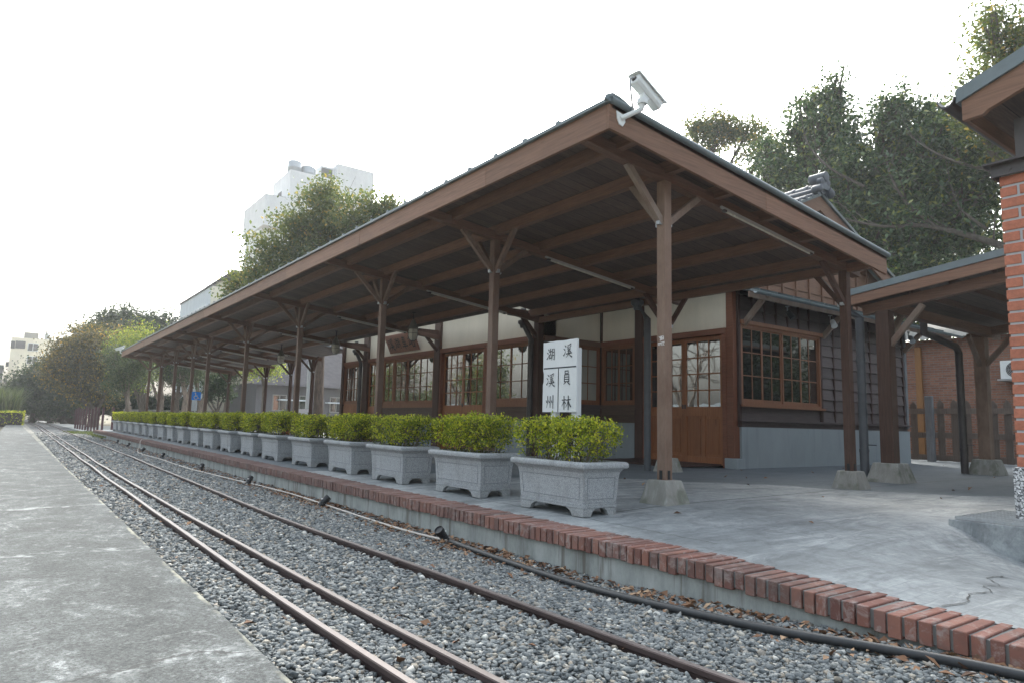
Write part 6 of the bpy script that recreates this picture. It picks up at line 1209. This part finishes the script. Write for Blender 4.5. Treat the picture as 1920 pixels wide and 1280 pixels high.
def palm(x, y, h, label):
    t = thing('palm_tree', label, 'palm', (x, y, 0)); b = MB(); b.tube([(x, y, -0.1), (x+0.05, y, h*0.5), (x, y, h)], [0.2, 0.16, 0.14], 10); b.build('trunk', M['bark'], t, smooth=60); V = []; F = []
    for k in range(18):
        a = k*2.4; el = 0.9 - 0.09*k; P = []
        for s_ in np.linspace(0, 1, 9): P.append((x + math.cos(a)*2.4*s_, y + math.sin(a)*2.4*s_, h + 2.4*s_*math.sin(el)*0.8 - 1.8*s_*s_))
        for i in range(8):
            for sg in (-1, 1):
                for q in range(3):
                    p = np.array(P[i]) + (np.array(P[i+1]) - np.array(P[i]))*q/3; sd_ = np.array((-math.sin(a), math.cos(a), 0))*sg; e = p + sd_*0.55 + np.array((math.cos(a)*0.25, math.sin(a)*0.25, -0.25)); w = np.array((math.cos(a), math.sin(a), 0))*0.025; j = len(V); V += [p-w, p+w, e]; F.append((j, j+1, j+2))
    np_mesh('crown', np.array(V), np.array(F), M['lf_grey'], t)
palm(-6.5, 50, 3.2, 'palm tree across the track mirrored in the station windows')
t = thing('white_house', 'long white house across the track mirrored in the station windows', 'building', (-22, 25, 0)); b = MB(); b.box(-26, 30, -0.1, -20, 78, 2.3); b.build('wall', M['tower'], t)
b = MB(); b.prism([(-19.5, 29.5, 2.3), (-26.5, 29.5, 2.3), (-23, 29.5, 3.1)], (0, 49, 0)); b.build('roof', M['roofmetal'], t)
for y in (34, 40, 46, 52, 58, 66): b = MB(); b.box(-19.995, y, 0.8, -19.95, y+1.5, 1.8); b.build('window', M['glass'], t)

for i, (x, y, r_, lm) in enumerate(((15, -12, 2.6, 'lf_dark'), (21, -13, 3.0, 'lf_banyan'), (27, -11, 3.0, 'lf_dark'), (34, -12, 3.2, 'lf_banyan'), (41, -10, 3.0, 'lf_dark'))):
    tree('leafy_tree', ['dark leafy tree', 'broad green leafy tree', 'tall dark leafy tree', 'wide green leafy tree', 'distant dark leafy tree'][i] + ' south of the brick pillar, mirrored in the end window', 'tree', (x, y, 0), 0.3, [plain_blob(x, y, 2.4, r_), plain_blob(x-1.6, y+0.5, 4.2, r_*0.9), plain_blob(x+1.6, y, 4.6, r_*0.9), plain_blob(x, y, 6.6, r_*0.9), plain_blob(x+0.5, y-0.5, 8.4, r_*0.7)], M[lm], M['bark'], 0.30, 26, 'trees beyond the brick pillar', gaps=0.1, seed=60+i, spread=0.4)
for i, (x, y) in enumerate(((-7.5, 31), (-8.5, 47), (-8, 55), (-7, 66))):
    tree('bare_tree', ['slender leafless tree across the track beside the leafy one', 'leafless tree across the track behind the palm', 'farthest leafless tree across the track', 'leafless tree across the track beyond the palm'][i], 'tree', (x, y, 0), 0.22, [plain_blob(x, y-1.5, 4.0, 2.2), plain_blob(x, y+1.5, 4.6, 2.2), plain_blob(x-0.5, y, 6.2, 2.4)], None, M['barkpale'], 0.1, 1, OG, fork=0.2, twigs=12, seed=70+i)
for i, (x, y) in enumerate(((-14, 22), (-14, 40), (-15, 52), (-15, 64), (-14, 72))):
    tree('leafy_tree', ['round green tree', 'second round green tree', 'third round green tree', 'fourth round green tree', 'fifth round green tree'][i] + ' in front of the white house across the track', 'tree', (x, y, 0), 0.2, [plain_blob(x, y, 1.6, 1.5), plain_blob(x, y+1.2, 2.6, 1.3), plain_blob(x, y-1, 3.2, 1.3)], M['lf_olive'], M['bark'], 0.26, 22, OG, gaps=0.5, seed=80+i)
# ------------------------------------------------------------------ the pale air that lifts the shade and fades the far houses
b = MB(); b.box(-60, -30, -1.1, 75, 140, 42); o = b.build('haze', None); tag(o, kind='stuff')
hm = bpy.data.materials.new('hazy_air'); hm.use_nodes = True; ht = hm.node_tree; ht.nodes.clear(); ho = ht.nodes.new('ShaderNodeOutputMaterial'); hv = ht.nodes.new('ShaderNodeVolumePrincipled')
hv.inputs['Color'].default_value = (0.95, 0.97, 0.98, 1); hv.inputs['Density'].default_value = 0.0009; hv.inputs['Anisotropy'].default_value = 0.25; ht.links.new(hv.outputs[0], ho.inputs['Volume']); o.data.materials.append(hm)

# ------------------------------------------------------------------ cracks in the ramp, small things behind the hedge, trees behind the brick house
P_ = bpy.data.objects['platform']; b = MB()
for pts in ([(4.22, 1.72), (4.40, 1.66), (4.62, 1.72), (4.85, 1.69), (5.05, 1.80), (5.25, 1.78), (5.5, 1.95), (5.9, 1.98)], [(5.25, 1.78), (5.3, 1.62), (5.42, 1.5)]):
    q = []
    for (x0, y0), (x1, y1) in zip(pts, pts[1:]):
        for k in range(4): q.append((x0 + (x1-x0)*k/4 + random.uniform(-0.012, 0.012), y0 + (y1-y0)*k/4 + random.uniform(-0.012, 0.012)))
    q.append(pts[-1])
    for (x0, y0), (x1, y1) in zip(q, q[1:]):
        d = Vector((x1-x0, y1-y0, 0)).normalized(); nn = Vector((-d.y, d.x, 0)) * random.uniform(0.002, 0.0055); f = lambda x, y: Vector((x, y, zf(x, y) + 0.006)); b.quad(f(x0, y0)-nn, f(x0, y0)+nn, f(x1, y1)+nn, f(x1, y1)-nn)
b.build('crack', M['black'], P_, fix=False)
t = thing('traffic_cone', 'orange and white traffic cone standing behind the planter hedge under the canopy', 'cone', (*at(537, 780, 30).xy, 0.25)); c = t.location
for k in range(5):
    z0, z1 = 0.03 + k*0.2, 0.03 + (k+1)*0.2; b = MB(); b.lathe([(0.20 - 0.17*(z0/1.03), z0), (0.20 - 0.17*(z1/1.03), z1)], c, 16); b.build('band', M['chalk'] if k in (2, 4) else M['conered'], t, smooth=40)
b = MB(); b.box(c.x-0.22, c.y-0.22, c.z, c.x+0.22, c.y+0.22, c.z+0.03); b.build('base', M['conered'], t)
t = thing('notice_board', 'small white notice board on a stand under the canopy near the tree trunk', 'sign', (*at(570, 780, 32).xy, 0.25)); c = t.location
b = MB(); b.box(c.x-0.25, c.y-0.02, c.z+0.35, c.x+0.25, c.y+0.02, c.z+1.25); b.build('board', M['white'], t); b = MB(); b.box(c.x-0.22, c.y-0.015, c.z, c.x-0.18, c.y+0.015, c.z+0.35); b.box(c.x+0.18, c.y-0.015, c.z, c.x+0.22, c.y+0.015, c.z+0.35); b.build('stand', M['steel'], t)
c = at(576, 780, 44); b = MB(); b.tube([(c.x, c.y, -0.1), (c.x, c.y, 7.5)], [0.16, 0.12], 10); tag(b.build('utility_pole', M['path'], smooth=60), 'pale grey concrete utility pole in front of the low grey house', 'pole')
tree('leafy_tree', 'dark leafy tree directly behind the corrugated roof of the old brick house', 'tree', (38, 9, 0), 0.4, [blob(1720,590,40,50), blob(1790,575,40,55), blob(1860,570,40,60), blob(1920,560,40,60), blob(1680,540,41,50), blob(1760,520,41,60)], M['lf_banyan'], M['bark'], 0.24, 46, BG, gaps=0.2, seed=91, spread=0.3)
